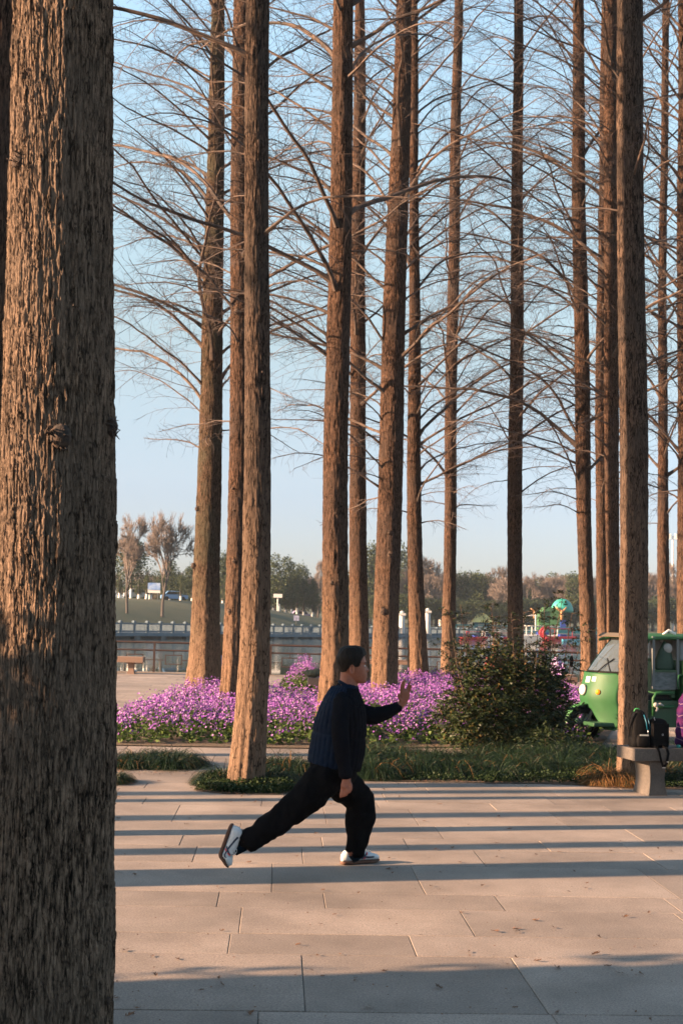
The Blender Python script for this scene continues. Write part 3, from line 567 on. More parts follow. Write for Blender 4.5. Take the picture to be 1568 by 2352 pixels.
def flower_bed(name, label, poly, n, h, seed, edge=0.5, dens=9):
    rs = rng(seed); pts = scatter(poly, n, seed); nb = NB()
    # lower towards the rim of the bed
    P_ = np.array(poly); 
    def dist(q):
        d = np.full(len(q), 1e9)
        for i in range(len(P_)):
            a, b_ = P_[i], P_[(i+1) % len(P_)]; ab = b_-a; t = np.clip(((q-a)@ab)/(ab@ab), 0, 1); d = np.minimum(d, np.linalg.norm(q-(a+t[:, None]*ab), axis=1))
        return d
    dd = dist(pts); hh = h*(0.30+0.70*np.clip(dd/edge, 0, 1))*(0.75+0.5*vn(pts[:, 0]*1.3, pts[:, 1]*1.3, seed))*rs.uniform(0.75, 1.2, len(pts))
    # leaves all the way up the stem
    for k_ in range(8):
        z = hh*rs.uniform(0.05, 0.80, n); a = rs.uniform(0, 6.28, n); L_ = rs.uniform(0.05, 0.10, n)*(1-0.4*z/h); el = rs.uniform(-0.3, 0.7, n)
        D = np.stack([np.cos(a)*np.cos(el), np.sin(a)*np.cos(el), np.sin(el)], 1); W = np.cross(D, rs.uniform(-1, 1, (n, 3))); W /= np.linalg.norm(W, axis=1, keepdims=True)
        C_ = np.stack([pts[:, 0]+rs.uniform(-.04, .04, n), pts[:, 1]+rs.uniform(-.04, .04, n), z+0.01], 1); nb.add(*quads(C_, W*(L_*0.30)[:, None], D*L_[:, None]), 0)
    # stems
    V, F = blades(np.stack([pts[:, 0], pts[:, 1], np.zeros(n)], 1), np.stack([rs.uniform(-.2, .2, n), rs.uniform(-.2, .2, n), np.ones(n)], 1), hh, np.full(n, 0.006), rs, 0.05, 1); nb.add(V, F, 1)
    # four-petalled flowers in loose heads
    thin = np.clip((dd-0.0)/(edge*0.9), 0.10, 1.0)
    for k_ in range(dens):
        keep = rs.rand(n) < thin*np.clip(0.25+1.5*vn(pts[:, 0]*2.3+5, pts[:, 1]*2.3, seed+7)*(0.6+0.8*vn(pts[:, 0]*0.6, pts[:, 1]*0.6, seed+8)), 0, 1); q = pts[keep]; hk = hh[keep]; m = len(q); a0 = rs.uniform(0, 6.28, m)
        c = np.stack([q[:, 0]+rs.uniform(-.06, .06, m), q[:, 1]+rs.uniform(-.06, .06, m), hk*rs.uniform(0.72, 1.10, m)], 1)
        nrm = np.stack([rs.uniform(-.9, .9, m)-0.3, rs.uniform(-.9, .9, m)-0.3, rs.uniform(0.2, 1, m)], 1); nrm /= np.linalg.norm(nrm, axis=1, keepdims=True)
        ax = np.cross(nrm, (0.3, 0.5, 0.8)); ax /= np.linalg.norm(ax, axis=1, keepdims=True); ay = np.cross(nrm, ax); mi = 3 if k_ % 3 == 0 else 2
        for p_ in range(4):
            an = a0+p_*PI/2; D = ax*np.cos(an)[:, None]+ay*np.sin(an)[:, None]+nrm*0.25; W = np.cross(D, nrm); s_ = rs.uniform(0.012, 0.018, m)[:, None]
            nb.add(*quads(c, W*s_*0.55, D*s_), mi)
    o = bpy.data.objects.new(name, nb.mesh(name, [LEAF, STEM, FL1, FL2])); place(o)
    return tag(o, label, 'flowers', kind='stuff')
bed = gpoly([(200, 1709), (480, 1711), (735, 1716), (900, 1714), (1010, 1712), (1180, 1712), (1345, 1716), (1400, 1660), (1360, 1612), (1180, 1590), (1080, 1580), (960, 1580), (850, 1592), (700, 1622), (560, 1618), (440, 1608), (340, 1632), (230, 1672)])
flower_bed('flower_bed', 'wide drift of violet four-petalled flowers between the redwoods behind the man', bed, 5600, 0.36, 31)
bed2 = gpoly([(646, 1588), (700, 1592), (742, 1590), (742, 1574), (655, 1572)])
flower_bed('flower_clump', 'small round clump of violet flowers beside the granite bench with an olive bag', bed2, 420, 0.55, 32, 0.35)
def soil(poly, z=0.012, nm='bed_soil'):
    rs = rng(7); m = MB(); P_ = [Vector((x, y, z)) for x, y in poly]; c = sum(P_, Vector())/len(P_)
    P2 = [c+(p-c)*(1.03+0.04*rs.rand()) for p in P_]; m.add([c]+P2, [(0, i+1, (i+1) % len(P2)+1) for i in range(len(P2))]); o = m.obj(nm, SOIL); o['kind'] = 'structure'
soil(bed); soil(bed2)

GR1 = leafy('dark_grass', (0.004, 0.013, 0.006), (0.018, 0.034, 0.013), tr=0.05, rough=0.45)
GR2 = leafy('dry_grass', (0.26, 0.125, 0.045), (0.10, 0.060, 0.024), tr=0.2, rough=0.6)
def clump(name, label, tufts, seed, dry=0.06, group=None, dens=1.0, cat='grass'):
    """tufts: (px, py, radius, height) at the foot; each a fountain of arching blades"""
    rs = rng(seed); nb = NB()
    for (px, py, R, h) in tufts:
        c = G(px, py); n = int(R*R*15000*dens)+300
        a = rs.uniform(0, 6.28, n); r_ = R*0.75*np.sqrt(rs.rand(n)); C_ = np.stack([c.x+r_*np.cos(a), c.y+r_*np.sin(a), np.full(n, 0.01)], 1)
        out = rs.uniform(0.2, 1.0, n)*(0.3+r_/R); a2 = a+rs.normal(0, 0.5, n); D0 = np.stack([np.cos(a2)*out, np.sin(a2)*out, np.full(n, 1.8)], 1)
        ln = h*rs.uniform(1.5, 3.0, n)*(1.2-0.5*r_/R); V, F = blades(C_, D0, ln, rs.uniform(0.004, 0.0065, n), rs, 3.9, 6)
        F2 = F.reshape(6, n, 4); d = rs.rand(n) < dry; nb.add(V, F2[:, ~d].reshape(-1, 4), 0); 
        if d.any(): nb.F.append(F2[:, d].reshape(-1, 4)+nb.n-len(V)); nb.M.append(np.full(d.sum()*6, 1))
    o = bpy.data.objects.new(name, nb.mesh(name, [GR1, GR2])); place(o)
    return tag(o, label, cat, group, 'stuff')
def line_tufts(x0, x1, y, R, h, seed, dy=6, step=0.75):
    rs = rng(seed); out = []; x = x0; pm_ = 3000/G((x0+x1)/2, y).y
    while x < x1: out.append((x, y+rs.uniform(-dy, dy)+ (0), R*rs.uniform(.8, 1.2), h*rs.uniform(.8, 1.2))); x += R*pm_*step
    return out
clump('grass_clump', 'low mound of dark arching grass on the paving at the left, beside the huge trunk', line_tufts(292, 452, 1765, 0.20, 0.16, 1)+line_tufts(310, 430, 1758, 0.2, 0.16, 2), 41, 0.04)
clump('grass_tuft', 'small tuft of dark grass poking out from behind the huge trunk at the left', [(262, 1797, 0.13, 0.11), (250, 1800, 0.13, 0.11), (276, 1799, 0.1, 0.07)], 42, 0.1)
clump('grass_clump', 'rounded clump of dark grass behind and left of the man\'s hip', [(640, 1775, 0.22, 0.20), (668, 1782, 0.22, 0.20), (690, 1778, 0.2, 0.18), (622, 1768, 0.17, 0.15)], 43, 0.06)
clump('grass_ring', 'ragged ring of grass round the foot of the near tree behind the man\'s rear leg', [(495, 1800, 0.17, 0.13), (515, 1793, 0.18, 0.15), (478, 1806, 0.12, 0.08), (628, 1803, 0.19, 0.16), (650, 1809, 0.16, 0.10), (610, 1795, 0.16, 0.15), (560, 1792, 0.16, 0.12)], 44, 0.05)
clump('grass_border', 'long border of dark arching grass to the right of the man', line_tufts(815, 1180, 1782, 0.22, 0.19, 5)+line_tufts(830, 1100, 1760, 0.24, 0.21, 6)+[(845, 1735, 0.2, 0.16), (900, 1742, 0.22, 0.18)], 45, 0.015, dens=1.0)
clump('grass_border', 'shaded border of dark grass at the foot of the big shrub', line_tufts(1180, 1400, 1778, 0.22, 0.19, 7)+line_tufts(1150, 1410, 1755, 0.24, 0.22, 8)+line_tufts(1290, 1420, 1738, 0.2, 0.13, 9), 46, 0.015, dens=1.0)
clump('dry_grass', 'tuft of dry golden grass leaning against the foot of the grey tree by the bench', [(1396, 1800, 0.17, 0.17), (1418, 1803, 0.15, 0.14), (1374, 1804, 0.13, 0.11), (1442, 1808, 0.12, 0.08)], 47, 0.85, dens=1.6)
clump('grass_border', 'dark grass in the shade behind the legs of the stone bench', line_tufts(1495, 1640, 1785, 0.22, 0.20, 10)+line_tufts(1490, 1640, 1755, 0.24, 0.22, 11), 48, 0.08, dens=0.7)
COVER = leafy('cover_leaves', (0.010, 0.022, 0.008), (0.032, 0.050, 0.018))
def cover(name, label, px, n, h, seed, lf=0.022):
    rs = rng(seed); poly = gpoly(px); q = scatter(poly, n, seed); a = rs.uniform(0, 6.28, n); el = rs.uniform(-0.2, 0.9, n)
    D = np.stack([np.cos(a)*np.cos(el), np.sin(a)*np.cos(el), np.sin(el)], 1); W = np.cross(D, rs.uniform(-1, 1, (n, 3))); W /= np.linalg.norm(W, axis=1, keepdims=True)
    z = h*rs.rand(n)*(0.5+vn(q[:, 0]*6, q[:, 1]*6, seed)); L_ = rs.uniform(0.7, 1.4, n)*lf; nb = NB(); nb.add(*quads(np.stack([q[:, 0], q[:, 1], z+0.005], 1), W*(L_*0.4)[:, None], D*L_[:, None]), 0)
    o = bpy.data.objects.new(name, nb.mesh(name, [COVER])); place(o); tag(o, label, 'ground cover', kind='stuff'); soil(poly, 0.008, 'island_soil')
cover('ground_cover', 'low leafy ground cover round the near tree behind the man\'s rear leg', [(448, 1817), (520, 1824), (640, 1826), (688, 1818), (640, 1800), (560, 1790), (480, 1796)], 9000, 0.07, 51)
cover('ground_cover', 'strip of low green ground cover along the paving edge under the shrub', [(1120, 1800), (1250, 1800), (1400, 1806), (1480, 1812), (1590, 1812), (1590, 1740), (1300, 1725), (1120, 1768)], 26000, 0.08, 52)
cover('ground_cover', 'low ground cover under the grass border to the right of the man', [(800, 1792), (960, 1796), (1125, 1798), (1125, 1768), (900, 1730), (800, 1760)], 9000, 0.05, 53)

# the big nandina shrub
NAN = leafy('shrub_leaves', (0.006, 0.014, 0.006), (0.032, 0.043, 0.017), tr=0.08, rough=0.4)
NANR = leafy('shrub_tips', (0.10, 0.055, 0.02), (0.05, 0.07, 0.02), tr=0.2)
def shrub(label, cx, cy, lobes, stems, nleaf, seed, group=None):
    """lobes: (dx, dy, dz, rx, ry, rz) round the foot"""
    rs = rng(seed); c = G(cx, cy); root = thing('shrub', label, 'shrub', c, 0, group); nb = NB(); sb = NB()
    w_ = np.array([l[3]*l[4]*l[5] for l in lobes]); w_ = w_/w_.sum()
    for l, f in zip(lobes, w_):
        n = int(nleaf*f/7); u = rs.normal(0, 1, (n, 3)); u /= np.linalg.norm(u, axis=1, keepdims=True); r_ = rs.uniform(0.35, 1.0, n)**0.6; r_ *= 0.8+0.35*vn(u[:, 0]*3+9, u[:, 2]*3+u[:, 1]*2+9, seed)
        C_ = u*r_[:, None]*np.array(l[3:])+np.array(l[:3]); k_ = C_[:, 2] > 0.02; C_ = C_[k_]; u = u[k_]; n = len(C_)
        ax = u*0.6+rs.uniform(-0.7, 0.7, (n, 3)); ax[:, 2] += 0.1; ax /= np.linalg.norm(ax, axis=1, keepdims=True)
        for j in range(7):                                # a spray of narrow leaflets along a drooping rachis
            t = (j//2)*0.028; si = 1 if j % 2 else -1; S = np.cross(ax, (0, 0, 1.0)); S /= np.linalg.norm(S, axis=1, keepdims=True)+1e-9
            D = ax*(0.55 if j < 6 else 1)+S*si*(0.8 if j < 6 else 0)+np.array([0, 0, -0.25])+rs.uniform(-0.25, 0.25, (n, 3)); D /= np.linalg.norm(D, axis=1, keepdims=True)
            L_ = rs.uniform(0.035, 0.062, n); W = np.cross(D, ax+rs.uniform(-.5, .5, (n, 3))); W /= np.linalg.norm(W, axis=1, keepdims=True)+1e-9
            nb.add(*quads(C_+ax*t, W*(L_*0.21)[:, None], D*L_[:, None]), 1 if j == 6 and seed % 2 else 0)
    for (dx, dy, h, lean, nl) in stems:
        pts = [Vector((dx*0.5, dy*0.5, 0)), Vector((dx*0.85, dy*0.8, h*0.5)), Vector((dx+lean, dy, h))]; pts = crom([tuple(p) for p in pts], 9)
        sb.add(*tube_arr(pts, np.linspace(0.009, 0.003, 9), 4), 0)
        for q in range(nl):
            t = rs.uniform(0.45, 1.0); p0 = np.array([np.interp(t, np.linspace(0, 1, 9), pts[:, k_]) for k_ in range(3)]); a = rs.uniform(0, 6.28); d = np.array([math.cos(a), math.sin(a), 0.45]); ln = rs.uniform(0.10, 0.24)
            tw_ = np.array([p0+d*ln*s_+np.array([0, 0, -0.12*ln*s_*s_*4]) for s_ in np.linspace(0, 1, 5)]); sb.add(*tube_arr(tw_, [0.003, 0.0025, 0.002, 0.002, 0.0015], 3), 0)
            m = 12; tt = rs.uniform(0.3, 1, m); C_ = np.stack([np.interp(tt, np.linspace(0, 1, 5), tw_[:, k_]) for k_ in range(3)], 1); D = rs.uniform(-1, 1, (m, 3))*np.array([1, 1, 0.5]); D /= np.linalg.norm(D, axis=1, keepdims=True)
            W = np.cross(D, (0, 0, 1.0)+rs.uniform(-.5, .5, (m, 3))); W /= np.linalg.norm(W, axis=1, keepdims=True); L_ = rs.uniform(0.035, 0.06, m); nb.add(*quads(C_, W*(L_*0.22)[:, None], D*L_[:, None]), 0)
    o = bpy.data.objects.new('foliage', nb.mesh('foliage', [NAN, NANR])); place(o, root); o['kind'] = 'stuff'
    o = bpy.data.objects.new('stems', sb.mesh('stems', [KNOT])); place(o, root)
rs = rng(77)
st = [(rs.uniform(-0.95, 0.58), rs.uniform(-0.5, 0.5), rs.uniform(1.15, 1.85)*(1-0.12*0), rs.uniform(-0.1, 0.1), 20) for i in range(26)]
st += [(0.42, 0, 2.0, 0.12, 20), (0.62, 0.1, 1.75, 0.05, 16), (-0.3, 0, 1.62, -0.06, 9), (-0.38, 0, 1.5, -0.02, 10), (0.05, 0.1, 1.75, 0.0, 14), (0.72, 0.0, 1.6, 0.1, 22), (-0.6, 0, 1.45, -0.1, 18)]
shrub('big dark leafy shrub with thin upright stems, between the lake and the green tricycle', 1192, 1722, [(-0.15, 0, 0.55, 0.85, 0.7, 0.60), (0.16, 0, 0.60, 0.48, 0.55, 0.58), (-0.60, -0.1, 0.35, 0.55, 0.5, 0.42), (-0.08, -0.25, 0.33, 0.74, 0.55, 0.38), (-0.35, 0, 0.95, 0.50, 0.45, 0.42), (0.24, 0.1, 0.98, 0.30, 0.38, 0.30)], st, 32000, 61)
shrub('low dark shrub growing beside the tricycle\'s front wheel', 1300, 1742, [(0, 0, 0.10, 0.30, 0.3, 0.13), (-0.3, 0, 0.14, 0.30, 0.3, 0.20)], [(rs.uniform(-.3, .3), 0, rs.uniform(.2, .35), 0.05, 4) for i in range(5)], 2500, 62)

# fallen leaves, needles and twigs on the paving
LIT = mat('dead_leaf', (0.10, 0.045, 0.02), 0.9, isl=0.5); m = NB(); rs = rng(88)
for i in range(620):
    x, y = rs.uniform(200, 1600), 1790+560*rs.rand()**1.2; g0 = G(x, y); a = rs.uniform(0, 6.28); big_ = rs.rand() < 0.18; L_ = rs.uniform(0.025, 0.05) if big_ else rs.uniform(0.005, 0.016)
    D = np.array([[math.cos(a), math.sin(a), rs.uniform(0, 0.35)]]); W = np.array([[-math.sin(a), math.cos(a), 0.2]]); m.add(*quads(np.array([[g0.x, g0.y, 0.005]]), W*L_*(0.16 if big_ else 0.35), D*L_))
    if big_:
        for q in range(6):
            b_ = a+rs.uniform(-1.2, 1.2); D = np.array([[math.cos(b_), math.sin(b_), rs.uniform(0.1, 0.6)]]); m.add(*quads(np.array([[g0.x+math.cos(a)*L_*q/7, g0.y+math.sin(a)*L_*q/7, 0.006]]), np.array([[-math.sin(b_), math.cos(b_), .3]])*L_*0.07, D*L_*0.45))
for (px0, py0, px1, py1) in ((250, 1706, 760, 1716), (800, 1713, 1000, 1711), (270, 1778, 470, 1778), (440, 1812, 560, 1826), (1360, 1800, 1440, 1812), (690, 1812, 720, 1820), (262, 1790, 300, 1800), (900, 1799, 1150, 1800)):
    for i in range(110):
        t = rs.rand(); g0 = G(px0+(px1-px0)*t, py0+(py1-py0)*t+rs.normal(0, 3)); a = rs.uniform(0, 6.28); L_ = rs.uniform(0.02, 0.05); D = np.array([[math.cos(a), math.sin(a), rs.uniform(0, 0.3)]])
        m.add(*quads(np.array([[g0.x, g0.y, 0.012]]), np.array([[-math.sin(a), math.cos(a), 0.2]])*L_*0.14, D*L_))
o = bpy.data.objects.new('fallen_leaves', m.mesh('fallen_leaves', [LIT])); place(o); tag(o, 'scattered brown needles, leaves and twigs lying on the granite paving', 'fallen leaves', kind='stuff')
# unseen hedge added beyond the sunny side to cast the foreground shade
rs = rng(5); n = 42000; q = np.stack([rs.uniform(-6.6, -4.7, n), rs.uniform(-6, 4.72, n), 2.55*rs.rand(n)**0.8], 1); q[:, 2] += 0.22*vn(q[:, 1]*1.6, q[:, 0], 3)*(q[:, 2]/2.1); q[:, 1] += 0.25*(vn(q[:, 2]*3, q[:, 0]*3, 4)-0.5)
D = rs.uniform(-1, 1, (n, 3)); D /= np.linalg.norm(D, axis=1, keepdims=True); W = np.cross(D, rs.uniform(-1, 1, (n, 3))); W /= np.linalg.norm(W, axis=1, keepdims=True); nb = NB(); nb.add(*quads(q, W*0.035, D*0.09))
root = thing('hedge', 'unseen hedge added outside the left edge to shade the foreground', 'hedge', (-5.6, 0, 0)); o = bpy.data.objects.new('foliage', nb.mesh('foliage', [NAN])); place(o, root, True); o['kind'] = 'stuff'
g = MB(); g.box((-5.65, -0.77, 1.12), (1.5, 10.76, 2.24)); g.obj('shade_core', KNOT, root, world=True)  # solid core of the added hedge, blocks sun between the leaves

# ------------------------------------------------------------------ trees beyond the lake
FARG = leafy('far_evergreen', (0.018, 0.032, 0.014), (0.055, 0.070, 0.030), tr=0.1)
FARB = mat('far_twigs', (0.10, 0.078, 0.068), 0.9, isl=0.3)
FART = mat('far_trunk', (0.05, 0.042, 0.038), 0.9)
WHITEW = mat('white_wash', (0.62, 0.60, 0.57), 0.9)
def ever_mesh(seed, R, H, n, olive=0):
    rs = rng(seed); nb = NB(); L = []
    for i in range(20):
        a = rs.uniform(0, 6.28); r_ = R*0.62*math.sqrt(rs.rand()); z = H*rs.uniform(0.25, 0.85); k_ = R*rs.uniform(0.30, 0.5)*(1.15-z/H*0.5); L.append((r_*math.cos(a)*(1.2-z/H*0.7), r_*math.sin(a)*(1.2-z/H*0.7), z, k_))
    for l in L:
        m = n//20; u = rs.normal(0, 1, (m, 3)); u /= np.linalg.norm(u, axis=1, keepdims=True); r_ = l[3]*rs.uniform(0.55, 1.05, m)*(0.8+0.4*vn(u[:, 0]*4+5, u[:, 2]*4+5, seed)); C_ = u*r_[:, None]+np.array(l[:3])
        D = u*0.5+rs.uniform(-1, 1, (m, 3)); D /= np.linalg.norm(D, axis=1, keepdims=True); W = np.cross(D, rs.uniform(-1, 1, (m, 3))); W /= np.linalg.norm(W, axis=1, keepdims=True); s_ = rs.uniform(0.15, 0.34, m)[:, None]; nb.add(*quads(C_, W*s_*0.55, D*s_*1.2))
    return nb.mesh('crown', [FARG])
def bare_mesh(seed, H, spread, depth=5, tw=0.016):
    rs = rng(seed); nb = NB()
    def grow(p, d, ln, r_, lv):
        ns = 3; q = p.copy(); pts = [q.copy()]
        for i in range(ns): d = d+rs.uniform(-0.13, 0.13, 3)+np.array([0, 0, 0.05]); d /= np.linalg.norm(d); q = q+d*ln/ns; pts.append(q.copy())
        nb.add(*tube_arr(pts, np.linspace(r_, r_*0.62, 4), 5 if lv < 2 else 3), 0 if lv < 2 else 1)
        if lv >= depth: return
        for i in range(4 if lv < 3 else 6):
            a = rs.uniform(0, 6.28); sp_ = rs.uniform(0.25, 0.75)*spread; s_ = np.cross(d, (math.cos(a), math.sin(a), 0.3)); s_ /= np.linalg.norm(s_)+1e-9
            t = rs.uniform(0.5, 1.0) if i else 1.0; st_ = pts[0]+(pts[-1]-pts[0])*t if t < 1 else pts[-1]
            grow(st_, d*math.cos(sp_)+s_*math.sin(sp_), ln*rs.uniform(0.58, 0.80), max(r_*0.55, tw), lv+1)
    grow(np.array([0, 0, 0.0]), np.array([0, 0, 1.0]), H*0.26, H*0.017, 0)
    return nb.mesh('crown', [FART, FARB])
EV = [ever_mesh(200+i, 5.0, 10.0, 5200) for i in range(3)]
BR = [bare_mesh(210+i, 12.0, 1.0+0.1*i, 5, 0.024) for i in range(3)]
def norm_h(me, H):
    zs = np.empty(len(me.vertices)*3, np.float32); me.vertices.foreach_get('co', zs); f = H/zs[2::3].max(); zs = zs.reshape(-1, 3); zs[:, 2] *= f; me.vertices.foreach_set('co', zs.ravel()); me.update()
for q in EV: norm_h(q, 10.0)
for q in BR: norm_h(q, 12.0)
def trunk_me(wh):
    m = MB(); m.tube([(0, 0, -0.3), (0.05, 0, 1.3)], [0.20, 0.17], 8, 1 if wh else 0, False); m.tube([(0.05, 0, 1.3), (0, 0.05, 3.6), (0.1, 0, 5.5)], [0.17, 0.14, 0.09], 8, 0, False); return m
TM = {w_: trunk_me(w_).mesh('trunk', [FART, WHITEW], True) for w_ in (0, 1)}
def far_tree(px, ytop, d, kind, label, group, white=0, wid=1.0, v=0):
    """px: where it stands; ytop: where its crown ends; d: metres behind the bank edge"""
    lo, hi = -60.0, 140.0
    for it in range(40):                                   # find the spot on the bank seen at px
        x = (lo+hi)/2; q = bank_pt(x, d); zz = bank_ground(x, d); vv = Vector((q.x, q.y, zz-EYE)); u_ = vv.dot(RT)/vv.dot(FWD)*FOC+PW/2
        if u_ < px: lo = x
        else: hi = x
    q.z = zz; top = P(px, ytop, q.y).z; h = top-q.z; root = thing({'e': 'evergreen_tree', 'b': 'bare_tree'}[kind], label, 'tree', q, (px*1.7) % 6.28, group)
    if kind == 'e':
        s = h/11.0; o = bpy.data.objects.new('crown', EV[v % 3]); place(o, root); o.scale = (s*wid, s*wid, s*0.99); o.location = (0, 0, h*0.10)
        o = bpy.data.objects.new('trunk', TM[white]); place(o, root); o.scale = (1, 1, max(0.5, h/8))
    else:
        s = h/12.0; o = bpy.data.objects.new('crown', BR[v % 3]); place(o, root); o.scale = (s*wid, s*wid, s)
        if white: o = bpy.data.objects.new('painted_trunk', TM[1]); place(o, root); o.scale = (1.15, 1.15, 0.5)
    return root
gE = 'evergreens beyond the lake'; gB = 'bare trees beyond the lake'
far_tree(292, 1172, 14, 'b', 'tall bare tree on the far bank beside the huge trunk', gB, 0, 0.85, 0)
far_tree(372, 1166, 13, 'b', 'tall bare fan-shaped tree standing on the far lawn at the left', gB, 0, 0.95, 1)
far_tree(300, 1232, 30, 'e', 'broad dark evergreen behind the leftmost bare tree across the lake', gE, 1, 1.0, 0)
far_tree(388, 1285, 32, 'e', 'olive evergreen behind the fan-shaped bare tree across the lake', gE, 1, 0.9, 1)
far_tree(345, 1330, 26, 'e', 'low rounded evergreen between two bare trees across the lake', gE, 1, 0.8, 2)
far_tree(440, 1290, 34, 'e', 'evergreen just left of the mossy-sided redwood across the lake', gE, 1, 0.8, 2)
far_tree(510, 1262, 34, 'e', 'evergreen seen between the mossy-sided and gnarled redwoods', gE, 1, 0.8, 0)
far_tree(640, 1268, 26, 'e', 'big round dark evergreen right of the near tree across the lake', gE, 1, 0.85, 1)
far_tree(682, 1285, 27, 'e', 'evergreen against the thick redwood, right of the big round one', gE, 1, 0.8, 2)
far_tree(730, 1268, 34, 'b', 'reddish bare tree left of the thick redwood across the lake', gB, 1, 0.7, 2)
far_tree(850, 1238, 45, 'e', 'tall evergreen left of the burled redwood across the lake', gE, 0, 0.7, 0)
far_tree(925, 1240, 55, 'e', 'tall narrow evergreen above the columns across the lake', gE, 0, 0.6, 1)
far_tree(945, 1275, 40, 'b', 'grey bare tree behind the left column', gB, 0, 1.3, 0)
far_tree(990, 1278, 42, 'b', 'wide grey bare tree behind the middle column', gB, 0, 1.25, 1)
far_tree(1005, 1310, 30, 'b', 'low bare tree behind the right column', gB, 0, 1.2, 2)
far_tree(1068, 1302, 42, 'e', 'dark evergreen behind the yellow-roofed kiosk', gE, 0, 0.9, 2)
far_tree(1100, 1308, 36, 'e', 'evergreen right of the one behind the yellow-roofed kiosk', gE, 0, 0.8, 0)
far_tree(1130, 1295, 42, 'b', 'pinkish bare tree left of the solitary redwood across the lake', gB, 0, 1.3, 0)
far_tree(1160, 1322, 30, 'b', 'low bushy bare tree behind the solitary redwood', gB, 0, 1.3, 1)
far_tree(1215, 1310, 45, 'b', 'bare tree right of the solitary redwood across the lake', gB, 0, 1.3, 2)
far_tree(1260, 1318, 45, 'b', 'bare tree behind the green slide tower', gB, 0, 1.3, 0)
far_tree(1295, 1335, 35, 'b', 'bare tree between slide tower and tricycle', gB, 0, 1.2, 1)
far_tree(1318, 1318, 30, 'e', 'evergreen just left of the redwood by the windscreen, across the lake', gE, 0, 0.6, 1)
far_tree(1500, 1300, 45, 'b', 'bare tree right of the grey near redwood across the lake', gB, 0, 1.2, 2)
far_tree(1550, 1288, 50, 'b', 'bare tree at the right edge across the lake', gB, 0, 1.2, 0)
rs = rng(99)
for i, px in enumerate(range(240, 1600, 19)):
    k_ = 'e' if (rs.rand() < (0.7 if px < 850 else 0.15)) else 'b'
    far_tree(px+rs.uniform(-8, 8), (1318 if px < 850 else 1322)+rs.uniform(-14, 14), 50+rs.uniform(0, 30), k_, 'tree in the mass filling the skyline beyond the lake', 'trees massed behind on the skyline', 1 if px < 850 else 0, 1.1 if k_ == 'e' else 1.35, i)
for i, px in enumerate((274, 318, 336, 415, 452, 520, 627, 655, 668, 697, 717)):
    far_tree(px, 1322+rs.uniform(-10, 8), 25+rs.uniform(0, 3), 'e', 'small street tree with a white-painted trunk on the far bank', 'white-trunked street trees on the far bank', 1, 0.5, i)

for i, px in enumerate(range(858, 1600, 23)):
    far_tree(px+rs.uniform(-8, 8), 1372+rs.uniform(-14, 12), 26+rs.uniform(0, 9), 'e', 'low dark evergreen under the bare trees on the right part of the far bank', 'low evergreens under the bare trees on the far bank', 0, 1.5, i)

# ------------------------------------------------------------------ the man
YM = 8.42
def M1(x, y, dy=0.0): return P(489.2+0.32*x, 1442.6+0.32*y, YM+dy)       # U = 0.9 mm per unit at his distance
U1 = 0.32*YM/FOC
def loft_me(parts, n=20, sub=4):
    m = MB()
    for secs in parts:
        rows = np.array([[*M1(s[0], s[1], s[2]), s[3]*U1, s[4]] for s in secs]); rows = crom(rows, (len(rows)-1)*sub+1)
        p = rows[:, :3]; t = np.gradient(p, axis=0); t /= np.linalg.norm(t, axis=1, keepdims=True); D = np.array((0, 1.0, 0)); N_ = np.cross(t, D); N_ /= np.linalg.norm(N_, axis=1, keepdims=True)
        D2 = np.cross(N_, t); th = np.arange(n)*2*PI/n; V = p[:, None]+rows[:, 3][:, None, None]*np.cos(th)[None, :, None]*N_[:, None]+rows[:, 4][:, None, None]*np.sin(th)[None, :, None]*D2[:, None]
        V = V.reshape(-1, 3); k_ = len(p); b = len(m.v)
        F = [(i*n+j, i*n+(j+1) % n, (i+1)*n+(j+1) % n, (i+1)*n+j) for i in range(k_-1) for j in range(n)]+[tuple(range(n)), tuple(range((k_-1)*n, k_*n))]
        m.add([tuple(v) for v in V], F)
        m.ball(Vector(p[0]), (rows[0, 3]*0.9, rows[0, 4]*0.9, rows[0, 3]*0.9)); m.ball(Vector(p[-1]), (rows[-1, 3]*0.8, rows[-1, 4]*0.8, rows[-1, 3]*0.5))
    return m
foot = M1(860, 1700); man = thing('person', 'man in a tai chi lunge facing right, navy quilted vest, black trousers, one palm raised', 'person', (foot.x, YM, 0))
SKIN = mat('skin', (0.235, 0.092, 0.058), 0.55, (0.185, 0.068, 0.042), 22.0, subs=0.1, spec=0.25)
HAIR = mat('hair', (0.004, 0.0035, 0.0035), 0.55, (0.012, 0.010, 0.009), 60.0, spec=0.08, bump=0.004, stretch=(1, 1, 0.25))
BLACK = mat('black_cloth', (0.0035, 0.0036, 0.0042), 0.95, (0.005, 0.005, 0.006), 7.0, spec=0.04, bump=0.004, bscale=12.0)
BLACK2 = mat('black_knit', (0.0035, 0.004, 0.006), 0.95, (0.005, 0.006, 0.009), 30.0, spec=0.04, bump=0.002, bscale=120.0)
NAVY = mat('navy_nylon', (0.0018, 0.0062, 0.017), 0.7, (0.0028, 0.0095, 0.024), 6.0, spec=0.06, bump=0.003, bscale=40.0)
def folds(k_, amp, axis=(1, 0.5, 1)):
    return lambda co: amp*(noise.noise(Vector((co.x*axis[0], co.y*axis[1], co.z*axis[2]))*k_)+0.5*noise.noise(Vector((co.x*axis[0]+7, co.y*axis[1], co.z*axis[2]))*k_*2.3))
legR = [(850, 1020, -0.05, 125, .125), (770, 1115, -0.09, 126, .12), (680, 1208, -0.11, 120, .11), (600, 1280, -0.125, 108, .10), (510, 1350, -0.14, 100, .094), (410, 1422, -0.155, 92, .085), (310, 1495, -0.17, 82, .075), (222, 1554, -0.185, 74, .068)]
